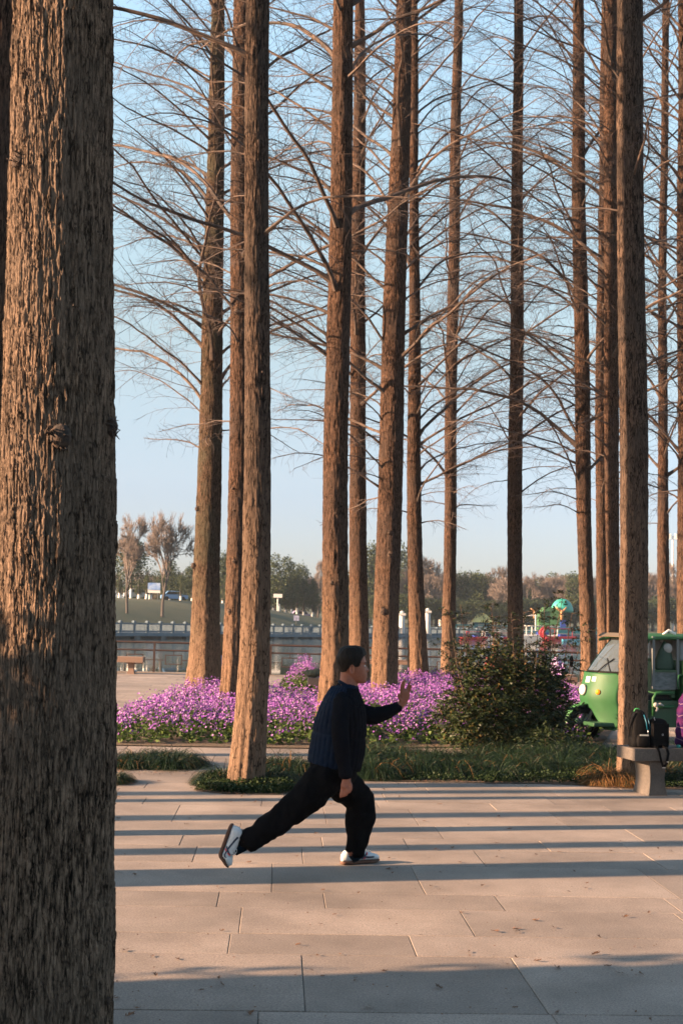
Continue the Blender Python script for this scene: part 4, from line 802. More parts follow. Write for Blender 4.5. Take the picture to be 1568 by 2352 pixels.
legL = [(880, 1030, 0.04, 125, .12), (930, 1120, 0.07, 122, .11), (1000, 1180, 0.09, 112, .10), (1062, 1235, 0.10, 104, .092), (1062, 1320, 0.105, 104, .088), (1052, 1400, 0.11, 98, .084), (1044, 1500, 0.11, 84, .075), (1022, 1570, 0.11, 74, .068), (1012, 1618, 0.11, 72, .066)]
pelv = [(885, 920, 0, 165, .135), (868, 1000, 0, 172, .15), (862, 1070, 0, 160, .15), (860, 1130, 0, 120, .12)]
tm = loft_me([legR, legL, pelv]); me_ = tm.mesh('trousers', BLACK)
remesh('trousers', me_, 0.009, BLACK, man, 2, folds(10.0, 0.017, (1.4, 0.6, 0.8)))
tors = [(945, 440, 0, 78, .07), (940, 480, 0, 104, .13), (933, 540, 0, 128, .178), (925, 610, 0, 146, .182), (910, 720, 0, 166, .165), (890, 860, 0, 170, .155), (872, 950, 0, 168, .152)]
armR = [(925, 520, -0.15, 66, .06), (918, 620, -0.195, 66, .058), (914, 720, -0.215, 62, .055), (916, 820, -0.225, 58, .052), (928, 920, -0.225, 54, .048), (945, 1010, -0.222, 48, .043), (957, 1068, -0.22, 45, .040)]
armL = [(960, 560, 0.13, 80, .065), (1040, 602, 0.16, 74, .062), (1110, 624, 0.165, 70, .058), (1165, 628, 0.165, 64, .055), (1225, 612, 0.16, 54, .048), (1285, 586, 0.155, 46, .042), (1338, 562, 0.15, 38, .036)]
remesh('jersey', loft_me([tors, armR, armL]).mesh('jersey', BLACK2), 0.008, BLACK2, man, 2, folds(14.0, 0.006))
# quilted vest: a shell over the torso with puffed channels
def vest():
    secs = [(948, 408, 0, 58, .058), (950, 430, 0, 80, .080), (946, 456, 0, 98, .120), (941, 490, 0, 116, .165), (934, 545, 0, 140, .198), (926, 612, 0, 158, .200), (911, 720, 0, 178, .182), (891, 860, 0, 182, .170), (874, 950, 0, 180, .168), (866, 990, 0, 176, .165)]
    rows = np.array([[*M1(s[0], s[1], s[2]), s[3]*U1, s[4]] for s in secs]); rows = crom(rows, 130); n = 240; V = []; p = rows[:, :3]; k_ = len(p)
    t = np.gradient(p, axis=0); t /= np.linalg.norm(t, axis=1, keepdims=True); N_ = np.cross(t, (0, 1.0, 0)); N_ /= np.linalg.norm(N_, axis=1, keepdims=True)
    th = np.arange(n)*2*PI/n; s_ = np.linspace(0, 1, k_)
    wav = th[None, :]+0.10*np.sin(s_*5)[:, None]; puff = np.abs(np.sin(wav*15))**0.55
    seam = 1-np.exp(-((s_-0.44)/0.012)**2)-np.exp(-((s_-0.70)/0.012)**2); puff = puff*np.clip(seam, 0, 1)[:, None]*np.clip(s_/0.12, 0, 1)[:, None]
    wr = np.array([[noise.noise(Vector((a*6, b*22, 3))) for a in th] for b in s_])
    d = 0.0075*puff+0.004*wr
    back_tilt = 0
    V = p[:, None]+(rows[:, 3][:, None]+d)[:, :, None]*np.cos(th)[None, :, None]*N_[:, None]+(rows[:, 4][:, None]+d)[:, :, None]*np.sin(th)[None, :, None]*np.array((0, 1.0, 0))
    F = np.array([(i*n+j, i*n+(j+1) % n, (i+1)*n+(j+1) % n, (i+1)*n+j) for i in range(k_-1) for j in range(n)])
    fx = V.reshape(-1, 3)[F].mean(1); cx = np.interp(fx[:, 2][::-1]*0, [0], [0])
    row = np.repeat(np.arange(k_-1), n); front = (fx[:, 0]-p[row, 0])/(rows[row, 3]) > 0.12  # vest front coloured black to stand in for shade on the navy
    front &= row > 14
    return mesh_np('quilted_vest', V.reshape(-1, 3), F, [NAVY, BLACK2], front.astype(int), True)
o = bpy.data.objects.new('quilted_vest', vest()); place(o, man, True); sm_ = o.modifiers.new('s', 'SOLIDIFY'); sm_.thickness = 0.006; sm_.offset = -1; o['label'] = 'navy quilted vest with puffed upright channels'

# head: profile rows (y, back x, front x, half width) in units of 0.43 mm
def M2(x, y, dy=0.0): return P(721.3+0.152*x, 1461.4+0.152*y, YM+dy)
U2 = 0.152*YM/FOC
HR = [(182, 540, 640, 50), (198, 460, 700, 105), (235, 405, 742, 146), (300, 376, 760, 168), (350, 368, 772, 174), (390, 368, 784, 174), (430, 374, 776, 170), (470, 386, 784, 168), (510, 402, 792, 160), (550, 420, 793, 148), (590, 446, 797, 136), (620, 480, 794, 124), (650, 525, 790, 110), (680, 575, 782, 92), (704, 640, 762, 66), (716, 690, 735, 24)]
hr = crom(HR, 110); nA = 120
def head_grid(off=0.0, feat=True):
    V = []
    for (zy, xb, xf, hw) in hr:
        xc = (xb+xf)/2; a = (xf-xb)/2+off/U2; b = (hw+off/U2)*U2; row = []
        for j in range(nA):
            th = 2*PI*j/nA; c_, s_ = math.cos(th), math.sin(th); pw = 0.88
            x = xc+a*math.copysign(abs(c_)**pw, c_); y = -b*math.copysign(abs(s_)**0.92, s_)
            if feat and c_ > 0:
                yy = abs(y)
                if 430 < zy < 560: x += (44*np.interp(zy, (430, 480, 512, 535, 558), (0, 0.50, 1.0, 0.75, 0)))*math.exp(-(yy/0.0105)**2) + (12*np.interp(zy, (490, 520, 550), (0, 1, 0)))*math.exp(-((yy-0.013)/0.006)**2)
                x -= 15*math.exp(-((zy-425)/22)**2)*math.exp(-((yy-0.031)/0.015)**2)          # eye sockets
                x += 7*math.exp(-((zy-388)/14)**2)*math.exp(-((yy-0.028)/0.02)**2)            # brow
                x += 6*math.exp(-((zy-428)/9)**2)*math.exp(-((yy-0.031)/0.010)**2)            # lid
                x += 9*math.exp(-((zy-578)/11)**2)*math.exp(-(yy/0.020)**2)+8*math.exp(-((zy-618)/11)**2)*math.exp(-(yy/0.018)**2)-5*math.exp(-((zy-598)/5)**2)*math.exp(-(yy/0.024)**2)
                x += 10*math.exp(-((zy-685)/22)**2)*math.exp(-(yy/0.02)**2)-8*math.exp(-((zy-645)/12)**2)*math.exp(-(yy/0.03)**2)
            v = M2(x, zy); V.append((v.x, YM+y, v.z))
    return V
hv = head_grid(); nR = len(hr); hF = [(i*nA+j, i*nA+(j+1) % nA, (i+1)*nA+(j+1) % nA, (i+1)*nA+j) for i in range(nR-1) for j in range(nA)]
bm_ = MB(); bm_.add(hv, hF+[tuple(range(nA)), tuple(range((nR-1)*nA, nR*nA))])
nk = [M2(525, 470), M2(522, 560), M2(520, 640), M2(515, 720), M2(505, 800)]
bm_.tube(nk, [0.050, 0.054, 0.055, 0.060, 0.072], 20)
for sd in (-1, 1):                                        # ears
    e_ = M2(572, 500, 0); c = Vector((e_.x, YM+sd*0.076, e_.z)); bm_.ball(c+Vector((0.002, -sd*0.004, 0.004)), (0.013, 0.006, 0.024)); pts = [c+Vector((0.014*math.cos(a), sd*0.004, 0.028*math.sin(a)+0.002)) for a in np.linspace(-1.9, 3.6, 14)+0.9]; bm_.tube(pts, 0.0042, 8); bm_.ball(c+Vector((0.004, 0, -0.024)), (0.008, 0.005, 0.009))
bm_b = loft_me([[tuple(s[:3])+(s[3]*0.82, s[4]*0.82) for s in q] for q in (tors, legR, legL, pelv)]); bm_.add(bm_b.v, bm_b.f)
bm_b = loft_me([[tuple(s[:3])+(s[3]*0.72, s[4]*0.72) for s in q] for q in (armR, armL)]); bm_.add(bm_b.v, bm_b.f)
for (ax, ay, ad, fx, fy) in ((222, 1556, -0.185, 150, 1600), (1012, 1618, 0.11, 1040, 1665)):   # ankles into the shoes
    bm_.tube([M1(ax, ay, ad), M1(fx, fy, ad)], [0.034, 0.032], 10); sk_ = MB(); sk_.tube([M1(ax, ay, ad), M1(fx, fy, ad)], [0.041, 0.035], 14); sk_.obj('sock', mat('sock_cloth', (0.003, 0.009, 0.016), 0.9, spec=0.05), man, True, True)
def finger(pts, r_): bm_.tube([M1(*p) for p in pts], list(np.linspace(r_, r_*0.78, len(pts))), 10); bm_.ball(M1(*pts[-1]), r_*0.80)
# raised left hand, palm to the camera
def hl(secs): q = loft_me([secs], 16, 3); bm_.add(q.v, q.f)
hl([(1330, 566, .150, 27, .024), (1350, 545, .150, 28, .021), (1366, 515, .148, 34, .018), (1374, 485, .146, 38, .016), (1376, 455, .143, 35, .013)])
finger([(1350, 458, .145), (1349, 432, .138), (1354, 408, .130), (1361, 388, .124)], .0088)
finger([(1367, 452, .147), (1366, 424, .142), (1369, 398, .136), (1374, 374, .130)], .0090)
finger([(1388, 456, .147), (1397, 430, .142), (1406, 408, .136), (1413, 389, .130)], .0086)
finger([(1402, 468, .145), (1411, 448, .140), (1418, 430, .134), (1423, 414, .128)], .0074)
finger([(1355, 530, .140), (1340, 512, .128), (1332, 494, .120), (1333, 478, .114)], .0100)
# right hand hanging, loosely curled
hl([(957, 1075, -.222, 30, .024), (956, 1100, -.224, 31, .020), (954, 1125, -.228, 36, .020), (951, 1150, -.232, 35, .020)])
finger([(968, 1148, -.246), (970, 1176, -.250), (956, 1200, -.244), (938, 1206, -.236)], .0088)
finger([(954, 1152, -.240), (952, 1184, -.244), (938, 1208, -.236), (924, 1210, -.228)], .0090)
finger([(938, 1150, -.230), (932, 1182, -.236), (920, 1206, -.230), (914, 1216, -.222)], .0086)
finger([(926, 1142, -.222), (920, 1172, -.226), (914, 1194, -.222), (912, 1208, -.214)], .0076)
finger([(978, 1104, -.236), (990, 1130, -.246), (990, 1158, -.252), (978, 1180, -.254)], .0100)
remesh('body', bm_.mesh('body', SKIN), 0.0042, SKIN, man, 1)
# face details
EYEW = mat('eye_white', (0.6, 0.55, 0.5), 0.3); IRIS = mat('iris', (0.012, 0.008, 0.006), 0.2); BROW = mat('eyebrow', (0.015, 0.011, 0.009), 0.8); LIPS = mat('lips', (0.30, 0.12, 0.09), 0.5)
for sd in (-1, 1):
    m = MB(); c = Vector((M2(765, 430).x, YM+sd*0.031, M2(0, 430).z)); m.ball(c, (0.0055, 0.009, 0.0045), 0); m.ball(c+Vector((0.004, 0, 0)), (0.0028, 0.0035, 0.0038), 1); m.obj('eye', [EYEW, IRIS], man, True, True)
    b0 = M2(782, 388).x; m = MB(); m.tube([Vector((b0+0.0005, YM+sd*0.012, M2(0, 390).z)), Vector((b0-0.0015, YM+sd*0.026, M2(0, 380).z)), Vector((b0-0.012, YM+sd*0.044, M2(0, 386).z))], [0.003, 0.0035, 0.002], 6); m.obj('eyebrow', BROW, man, True, True)
m = MB(); m.tube([Vector((M2(788, 599).x, YM-0.020, M2(0, 602).z)), Vector((M2(800, 599).x, YM, M2(0, 599).z)), Vector((M2(788, 599).x, YM+0.020, M2(0, 602).z))], 0.0022, 6); m.obj('mouth', LIPS, man, True, True)
# hair
def hline(x): return np.interp(x, (360, 395, 500, 540, 575, 610, 650, 684, 700, 716, 745, 765), (548, 545, 530, 470, 446, 452, 458, 440, 360, 318, 285, 262))
V = []; idx = -np.ones(nR*nA, int); F = []
offv = []
for i in range(nR):
    for j in range(nA):
        x0, y0_, z0_ = hv[i*nA+j]; zy, xb, xf, hw = hr[i]; xc = (xb+xf)/2; cw = M2(xc, min(zy, 480)); cc = Vector((cw.x, YM, cw.z-0.0)); cc.z = z0_ - (0.02 if zy < 260 else 0)
        d = (Vector((x0, y0_, z0_))-cc).normalized(); top = np.interp(zy, (180, 300, 420, 545), (0.016, 0.013, 0.012, 0.006))
        nn = noise.noise(Vector((x0*90, y0_*90, z0_*28)))*0.0035+noise.noise(Vector((x0*30, y0_*30, z0_*14)))*0.004
        v = Vector((x0, y0_, z0_))+d*(top+nn); V.append(tuple(v+Vector((0, 0, 0.006 if zy < 230 else 0))))
hx0, hx1 = M2(0, 0).x, M2(1000, 0).x
def px2(x): return (x-hx0)/(hx1-hx0)*1000
for f in hF:
    c = sum((Vector(hv[a]) for a in f), Vector())/4; zy = hr[f[0]//nA][0]; X = px2(c.x)
    if zy < hline(X)+4*math.sin(X*0.9): F.append(f)
hm = MB(); hm.v = V; hm.f = [tuple(f) for f in F]+[tuple(range(nA))]; hm.m = [0]*len(hm.f)
o = hm.obj('hair', HAIR, man, True, True); s_ = o.modifiers.new('s', 'SOLIDIFY'); s_.thickness = 0.014; s_.offset = -1
# collar of the vest
m = MB(); cc = [(915, 385, 0.0, 52), ]
pts = []
for a in np.linspace(0, 2*PI, 25): c = M1(962-52*math.cos(a)*1.05, 415-30*math.cos(a), 0); pts.append(Vector((c.x, YM+0.062*math.sin(a), c.z)))
m.tube(pts, 0.012, 8, flat=0.8); m.obj('vest_collar', NAVY, man, True, True)
# shoes
SHW = mat('white_leather', (0.48, 0.51, 0.53), 0.5, (0.40, 0.43, 0.45), 25.0, bump=0.002); GUM = mat('gum_sole', (0.10, 0.038, 0.018), 0.7, (0.06, 0.024, 0.013), 20.0); STN = mat('navy_stripe', (0.006, 0.018, 0.045), 0.6); STR = mat('red_stripe', (0.50, 0.02, 0.03), 0.6); SOCK = mat('dark_sock', (0.004, 0.012, 0.02), 0.9)
SX = [-.135, -.128, -.105, -.06, -.02, .02, .06, .095, .120, .135, .141]; SW = [.010, .026, .034, .034, .033, .037, .043, .044, .038, .026, .010]; SH = [.040, .062, .074, .072, .074, .068, .052, .042, .036, .030, .020]
def shoe(Mx, bend):
    def W(x, y, z):
        if bend and x > 0.045:
            a = bend*min(1, (x-0.045)/0.05); dx = x-0.045; x2 = 0.045+dx*math.cos(a)-z*math.sin(a); z = dx*math.sin(a)+z*math.cos(a); x = x2
        return tuple(Mx @ Vector((x, y, z)))
    root = bpy.data.objects.new('shoe', None)
    n = 24; xs_ = np.linspace(-.135, .141, 46); w_ = np.interp(xs_, SX, SW); h_ = np.interp(xs_, SX, SH)
    w_ = np.convolve(np.pad(w_, 2, mode='edge'), np.ones(5)/5, 'valid'); h_ = np.convolve(np.pad(h_, 2, mode='edge'), np.ones(5)/5, 'valid')
    up = MB(); V = []
    for x, ww, hh in zip(xs_, w_, h_):
        for j in range(n):
            a = 2*PI*j/n; s_ = math.sin(a); V.append(W(x, ww*math.copysign(abs(math.cos(a))**0.75, math.cos(a))*(1-0.25*max(0, s_)), 0.016+hh*(0.5+0.5*math.copysign(abs(s_)**0.7, s_))))
    k_ = len(xs_); up.add(V, [(i*n+j, i*n+(j+1) % n, (i+1)*n+(j+1) % n, (i+1)*n+j) for i in range(k_-1) for j in range(n)]+[tuple(range(n)), tuple(range((k_-1)*n, k_*n))])
    u = up.obj('shoe', SHW, man, True, True); base = u
    so_ = MB(); xs2 = np.linspace(-.142, .150, 40); ring = []
    prof_ = [(x, float(np.interp(x, [-.142, -.13, -.09, 0, .06, .1, .13, .145, .150], [.008, .028, .037, .036, .045, .046, .036, .018, .004]))) for x in xs2]
    out = [(x, y) for x, y in prof_]+[(x, -y) for x, y in prof_[::-1]]; k2 = len(out); zz = [0.0, 0.004, 0.015, 0.018]; sc_ = [0.97, 1.0, 1.0, 0.95]
    for z, q in zip(zz, sc_): ring += [W(x*q, y*q, z+(0.008*max(0, (x-.1)/.05) if z < .01 else 0)) for x, y in out]
    so_.add(ring, [(r_*k2+i, r_*k2+(i+1) % k2, (r_+1)*k2+(i+1) % k2, (r_+1)*k2+i) for r_ in range(3) for i in range(k2)]+[tuple(range(k2)), tuple(range(3*k2, 4*k2))])
    so_.obj('sole', GUM, u, True)
    def side(x, z): ww = float(np.interp(x, SX, SW)); hh = float(np.interp(x, SX, SH)); t = min(max((z-0.016)/hh, 0.02), 0.98); s_ = 2*t-1; q = abs(s_)**(1/0.7); return ww*(max(0, 1-q*q)**0.375)*(1-0.25*max(0, math.copysign(q, s_)))+0.0016
    def stripe(pl, wd, mt, nm):
        m = MB()
        for sd in (-1, 1):
            c_ = crom(pl, 9); tt = np.gradient(c_, axis=0); tt /= np.linalg.norm(tt, axis=1, keepdims=True); vs = []
            for (x, z), (tx, tz) in zip(c_, tt):
                for q in (-1, 1): xx, z2 = x-tz*wd*q, z+tx*wd*q; vs.append(W(xx, sd*side(xx, z2), z2))
            m.add(vs, [(2*i, 2*i+1, 2*i+3, 2*i+2) for i in range(8)])
        m.obj(nm, mt, u, world=True)
    stripe([(.085, .040), (.030, .040), (-.030, .058), (-.080, .078)], .0055, STN, 'stripe'); stripe([(-.005, .030), (.020, .052), (.040, .070)], .0055, STN, 'stripe')
    stripe([(.010, .027), (.022, .040)], .004, STR, 'stripe'); stripe([(.030, .052), (.040, .070)], .0035, STR, 'stripe')
    m = MB()
    for q in range(5): x = 0.015+q*0.016; z = 0.022+float(np.interp(x, SX, SH)); m.tube([W(x-.004, -.018, z-.008), W(x, 0, z+.003), W(x+.004, .018, z-.008)], .003, 6)
    m.tube([W(.01, 0, .095), W(.03, -.02, .090), W(.02, -.035, .078)], .0028, 6); m.tube([W(.01, 0, .095), W(-.01, -.022, .095), W(.0, -.038, .082)], .0028, 6); m.obj('laces', SHW, u, True, True)
def frame(o_, ex, ez): ex = ex.normalized(); ey = ez.cross(ex).normalized(); ez = ex.cross(ey); return Matrix(((ex.x, ey.x, ez.x, o_.x), (ex.y, ey.y, ez.y, o_.y), (ex.z, ey.z, ez.z, o_.z), (0, 0, 0, 1)))
h_, t_ = G(786, 1987), G(864, 1980.5); ex = (t_-h_); c = (h_+t_)/2; c.z = 0.004
shoe(frame(c, ex, Vector((0, 0, 1))), 0.0)
hp, tp = M1(146, 1462, -0.19), M1(66, 1688, -0.20); c = (hp+tp)/2; ex = tp-hp; e2 = ex.normalized()
shoe(frame(c+Vector((-0.028, 0, 0.012)), e2, Vector((0.94, -0.16, 0.30))), 0.70)

# ------------------------------------------------------------------ granite benches
def bench(label, c, ang, L_=1.5, Wd=0.40, H=0.45, th=0.11, mt=BENCHM, inset=0.20, group='granite benches on the plaza', lw=0.34):
    root = thing('granite_bench', label, 'bench', c, ang, group)
    m = MB(); m.box((0, 0, H-th/2), (L_, Wd, th)); m.obj('seat', mt, root, bevel=0.006)
    for s in (-1, 1):                                      # waisted legs
        m = MB(); z = np.linspace(0, H-th, 9); hw = [0.095-0.022*math.sin(PI*t) for t in np.linspace(0, 1, 9)]; x0 = s*(L_/2-inset); vs = []
        for zz, h_ in zip(z, hw): vs += [(x0-h_, -lw/2+(0.095-h_)*0.7, zz), (x0+h_, -lw/2+(0.095-h_)*0.7, zz), (x0+h_, lw/2-(0.095-h_)*0.7, zz), (x0-h_, lw/2-(0.095-h_)*0.7, zz)]
        m.add(vs, [(i*4+j, i*4+(j+1) % 4, i*4+4+(j+1) % 4, i*4+4+j) for i in range(8) for j in range(4)]+[(0, 1, 2, 3), (32, 33, 34, 35)]); m.obj('leg', mt, root)
    return root
BA = math.radians(13); bz = 0.44; cf = G(1457.6, 1720.8, bz)                   # front left corner of the near bench's seat
bx = Vector((math.cos(BA), math.sin(BA), 0)); by = Vector((-math.sin(BA), math.cos(BA), 0)); bc = cf+bx*0.75+by*0.20; bc.z = 0
bench('grey granite bench with backpack and black bag on it, at the right edge', bc, BA, 1.5, 0.40, 0.44, 0.115, inset=0.255)
def onb(u, v, z=0.0): q = bc+bx*(u-0.75)+by*(v-0.20); return Vector((q.x, q.y, 0.44+z))      # u along, v back, z above the seat
BAGB = mat('black_nylon', (0.003, 0.003, 0.0035), 0.7, (0.006, 0.006, 0.0065), 20.0, bump=0.003, spec=0.06); BAGT = mat('teal_piping', (0.0, 0.07, 0.11), 0.5); GREYB = mat('grey_band', (0.30, 0.31, 0.29), 0.6); GREENL = mat('green_loop', (0.03, 0.22, 0.06), 0.6); STEEL = mat('steel', (0.5, 0.5, 0.5), 0.3, metal=1.0)
c = onb(0.115, 0.20); root = thing('backpack', 'black backpack with teal piping and pale band, standing on the stone bench', 'backpack', c, BA-0.15)
m = MB(); secs = [(0.0, 0.085, 0.075), (0.03, 0.092, 0.085), (0.12, 0.092, 0.09), (0.22, 0.085, 0.075), (0.29, 0.068, 0.055), (0.335, 0.040, 0.035), (0.35, 0.015, 0.015)]
def sack(m, secs, ox=0, oy=0, mi=0, n=20, pw=0.6, sway=0.0):
    r_ = crom(secs, 22); vs = []
    for z, a, b_ in r_:
        for j in range(n):
            t = 2*PI*j/n; vs.append((ox+sway*z+a*math.copysign(abs(math.cos(t))**pw, math.cos(t))*(1+0.04*math.sin(z*60+j)), oy+b_*math.copysign(abs(math.sin(t))**pw, math.sin(t)), z))
    m.add(vs, [(i*n+j, i*n+(j+1) % n, (i+1)*n+(j+1) % n, (i+1)*n+j) for i in range(21) for j in range(n)]+[tuple(range(n)), tuple(range(21*n, 22*n))], mi)
sack(m, secs, 0.02); m.obj('pack_body', BAGB, root, True)
m = MB(); sack(m, [(0.015, 0.060, 0.030), (0.06, 0.064, 0.04), (0.11, 0.060, 0.035), (0.125, 0.05, 0.02)], 0.035, -0.085); m.obj('front_pocket', BAGB, root, True)
m = MB(); m.box((0.035, -0.122, 0.122), (0.085, 0.006, 0.014)); m.obj('pale_band', GREYB, root)
m = MB(); m.tube([(-0.02, -0.04, 0.32), (-0.055, -0.05, 0.27), (-0.088, -0.055, 0.18), (-0.085, -0.055, 0.10)], [0.011, 0.013, 0.011, 0.006], 8, flat=0.5); m.obj('strap', BAGB, root, True)
m = MB(); m.tube([(0.05, -0.06, 0.31), (0.066, -0.085, 0.24), (0.075, -0.092, 0.17)], 0.006, 6); m.tube([(0.09, -0.06, 0.28), (0.108, -0.06, 0.20), (0.110, -0.06, 0.12)], 0.004, 6); m.obj('piping', BAGT, root, True)
m = MB(); m.tube([(-0.03, 0, 0.335), (-0.015, 0, 0.362), (0.015, 0, 0.365), (0.03, 0, 0.34)], 0.006, 6); m.obj('top_loop', GREENL, root, True)
m = MB(); m.tube([(0.078, -0.096, 0.17), (0.080, -0.098, 0.13)], 0.004, 6); m.obj('zip_pull', STEEL, root, True)
c = onb(0.31, 0.17); root = thing('shoulder_bag', 'plain black shoulder bag with its strap hanging over the front of the granite bench', 'bag', c, BA+0.1)
m = MB(); sack(m, [(0.0, 0.098, 0.06), (0.03, 0.102, 0.07), (0.15, 0.100, 0.066), (0.235, 0.088, 0.055), (0.265, 0.060, 0.035), (0.275, 0.03, 0.02)], 0, 0, pw=0.4); m.obj('bag_body', BAGB, root, True)
m = MB(); m.box((0.0, -0.072, 0.15), (0.17, 0.012, 0.16)); m.obj('flap', BAGB, root, bevel=0.004)
m = MB(); m.tube([(0.012+0.008*math.cos(a), -0.082, 0.125+0.008*math.sin(a)) for a in np.linspace(0, 2*PI, 13)], 0.0022, 6); m.obj('eyelet', STEEL, root, True)
m = MB(); m.tube([(-0.04, -0.01, 0.27), (-0.05, -0.03, 0.285), (-0.055, -0.05, 0.26)], 0.004, 6); m.obj('handle_ring', STEEL, root, True)
m = MB(); m.tube([(-0.09, -0.06, 0.02), (-0.095, -0.17, 0.006), (-0.090, -0.188, -0.03), (-0.070, -0.190, -0.12), (-0.045, -0.190, -0.17)], 0.011, 6, flat=0.25); m.tube([(-0.045, -0.190, -0.17), (-0.012, -0.190, -0.13), (0.005, -0.190, -0.04), (0.0, -0.17, 0.006), (0.0, -0.07, 0.02)], 0.013, 6, flat=0.25); m.obj('hanging_strap', BAGB, root, True)
m = MB(); m.box((-0.045, -0.192, -0.172), (0.030, 0.008, 0.008)); m.box((-0.008, -0.196, -0.118), (0.016, 0.006, 0.008)); m.obj('buckle', STEEL, root)
def plaid():
    def ex(m_, t, b, src):
        N = t.nodes; L = t.links; tc = N.new('ShaderNodeTexCoord'); wv = N.new('ShaderNodeTexWave'); wv.bands_direction = 'Z'; wv.inputs['Scale'].default_value = 2.6; wv.inputs['Distortion'].default_value = 5.0; wv.inputs['Detail Scale'].default_value = 0.8; L.new(tc.outputs['Object'], wv.inputs['Vector'])
        r_ = N.new('ShaderNodeValToRGB'); r_.color_ramp.elements[0].position = 0.975; r_.color_ramp.elements[1].position = 0.998; r_.color_ramp.elements[0].color = (0.022, 0.006, 0.048, 1); r_.color_ramp.elements[1].color = (0.13, 0.07, 0.10, 1)
        e = r_.color_ramp.elements.new(0.35); e.color = (0.045, 0.008, 0.045, 1); e.position = 0.35; r_.color_ramp.elements[0].position = 0.1
        e = r_.color_ramp.elements.new(0.955); e.color = (0.022, 0.006, 0.048, 1); L.new(wv.outputs['Fac'], r_.inputs['Fac']); L.new(r_.outputs[0], b.inputs['Base Color'])
    return mat('purple_plaid', (0.1, 0.02, 0.12), 0.9, extra=ex, spec=0.1)
c = onb(0.69, 0.20); root = thing('jacket', 'purple plaid jacket with thin pale stripes at the right edge above the granite bench', 'jacket', c, BA); PLD = plaid()
m = MB(); sack(m, [(0.0, 0.135, 0.13), (0.05, 0.155, 0.15), (0.15, 0.145, 0.14), (0.30, 0.135, 0.13), (0.42, 0.12, 0.12), (0.50, 0.085, 0.09), (0.545, 0.04, 0.05)], 0, 0, pw=0.8, n=28); bm0 = m.mesh('jacket_body', PLD)
remesh('jacket_body', bm0, 0.012, PLD, root, 2, lambda co: 0.016*noise.noise(Vector((co.x*5, co.y*5, co.z*16))), world=False)
m = MB(); m.tube([(-0.10, -0.07, 0.44), (-0.135, -0.10, 0.28), (-0.12, -0.13, 0.14), (-0.03, -0.17, 0.08)], [0.055, 0.060, 0.055, 0.045], 14); remesh('sleeve', m.mesh('sleeve', PLD), 0.01, PLD, root, 2, lambda co: 0.010*noise.noise(Vector((co.x*9, co.y*9, co.z*22))), world=False)
c = onb(0.50, 0.10); m = MB(); m.box((0, 0, 0.015), (0.035, 0.05, 0.03)); o = m.obj('teal_cloth', mat('teal_cloth', (0.02, 0.16, 0.15), 0.8), bevel=0.008); o.location = c; tag(o, 'small scrap of teal cloth on the granite bench beside the purple jacket', 'cloth')

# benches further back
WB = mat('warm_granite', (0.17, 0.105, 0.075), 0.8, (0.21, 0.135, 0.10), 30.0)
g0 = G(268, 1547); bench('far granite bench before the railing, left of the mossy-sided redwood', g0, 0.0, 1.42, 0.4, 0.45, 0.15, WB, inset=0.33, lw=0.2)
g0 = G(890, 1552); bench('far granite bench glimpsed before the railing, right of the burled redwood', g0, 0.0, 1.1, 0.4, 0.45, 0.13, WB, inset=0.33, lw=0.2)
g0 = G(760, 1604); bench('granite bench with an olive bag on it, half hidden behind the thick redwood', g0, 0.08, 0.95, 0.4, 0.40, 0.15, WB, inset=0.25)
tb = P(716, 1561, g0.y); tb.z = 0.405; root = thing('bag', 'crumpled olive and grey cloth bag lying on the bench beside the violet clump', 'bag', tb)
m = MB(); m.ball((0.02, 0, 0.07), (0.16, 0.12, 0.08)); m.ball((-0.07, 0.02, 0.09), (0.10, 0.10, 0.06)); m.ball((0.08, 0, 0.12), (0.09, 0.09, 0.06)); remesh('bag_body', m.mesh('bag_body', BAGB), 0.014, mat('olive_cloth', (0.11, 0.10, 0.055), 0.9, (0.05, 0.05, 0.035), 9.0), root, 2, lambda co: 0.02*noise.noise(co*14), world=False)
g0 = G(1282, 1598); bench('granite bench carrying a floral jacket, beside the big shrub near the lake', g0, 0.1, 0.75, 0.4, 0.42, 0.13, WB, inset=0.24)
fl = mat('floral_cloth', (0.50, 0.42, 0.60), 0.9, (0.16, 0.045, 0.26), 22.0, contrast=(0.46, 0.54), spec=0.1)
tb = P(1277, 1557, g0.y); tb.z = 0.425; root = thing('jacket', 'floral mauve and white jacket heaped on the bench beside the big shrub', 'jacket', tb); m = MB(); sack(m, [(0, 0.14, 0.12), (0.1, 0.15, 0.13), (0.25, 0.13, 0.12), (0.36, 0.09, 0.09), (0.42, 0.04, 0.04)], 0, 0, pw=0.8); m.tube([(0.12, -0.05, 0.30), (0.16, -0.1, 0.15), (0.05, -0.18, 0.04)], 0.05, 8)
remesh('jacket_cloth', m.mesh('jacket_cloth', fl), 0.014, fl, root, 2, lambda co: 0.022*noise.noise(co*11), world=False)

# ------------------------------------------------------------------ railing along the shore
RAIL = mat('rust_painted_steel', (0.020, 0.008, 0.006), 0.7, (0.038, 0.015, 0.011), 9.0)
RY = SHORE-0.12; rail = thing('lakeside_railing', 'rust-brown steel railing with square motifs along the edge of the plaza', 'railing', (0, RY, 0))
xs_ = [P(353, 1545, RY).x+1.05*i for i in range(-12, 26)]
m = MB(); m.tube([(xs_[0], 0, 0.82), (xs_[-1], 0, 0.82)], 0.028, 8); m.obj('top_rail', RAIL, rail)
m = MB(); m.tube([(xs_[0], 0, 0.61), (xs_[-1], 0, 0.61)], 0.024, 8); m.obj('second_rail', RAIL, rail)
pt = MB(); pt.box((0, 0, 0.30), (0.055, 0.055, 0.62)); pS = pt.mesh('post', RAIL); pt = MB(); pt.box((0, 0, 0.41), (0.055, 0.055, 0.84)); pT = pt.mesh('post', RAIL)
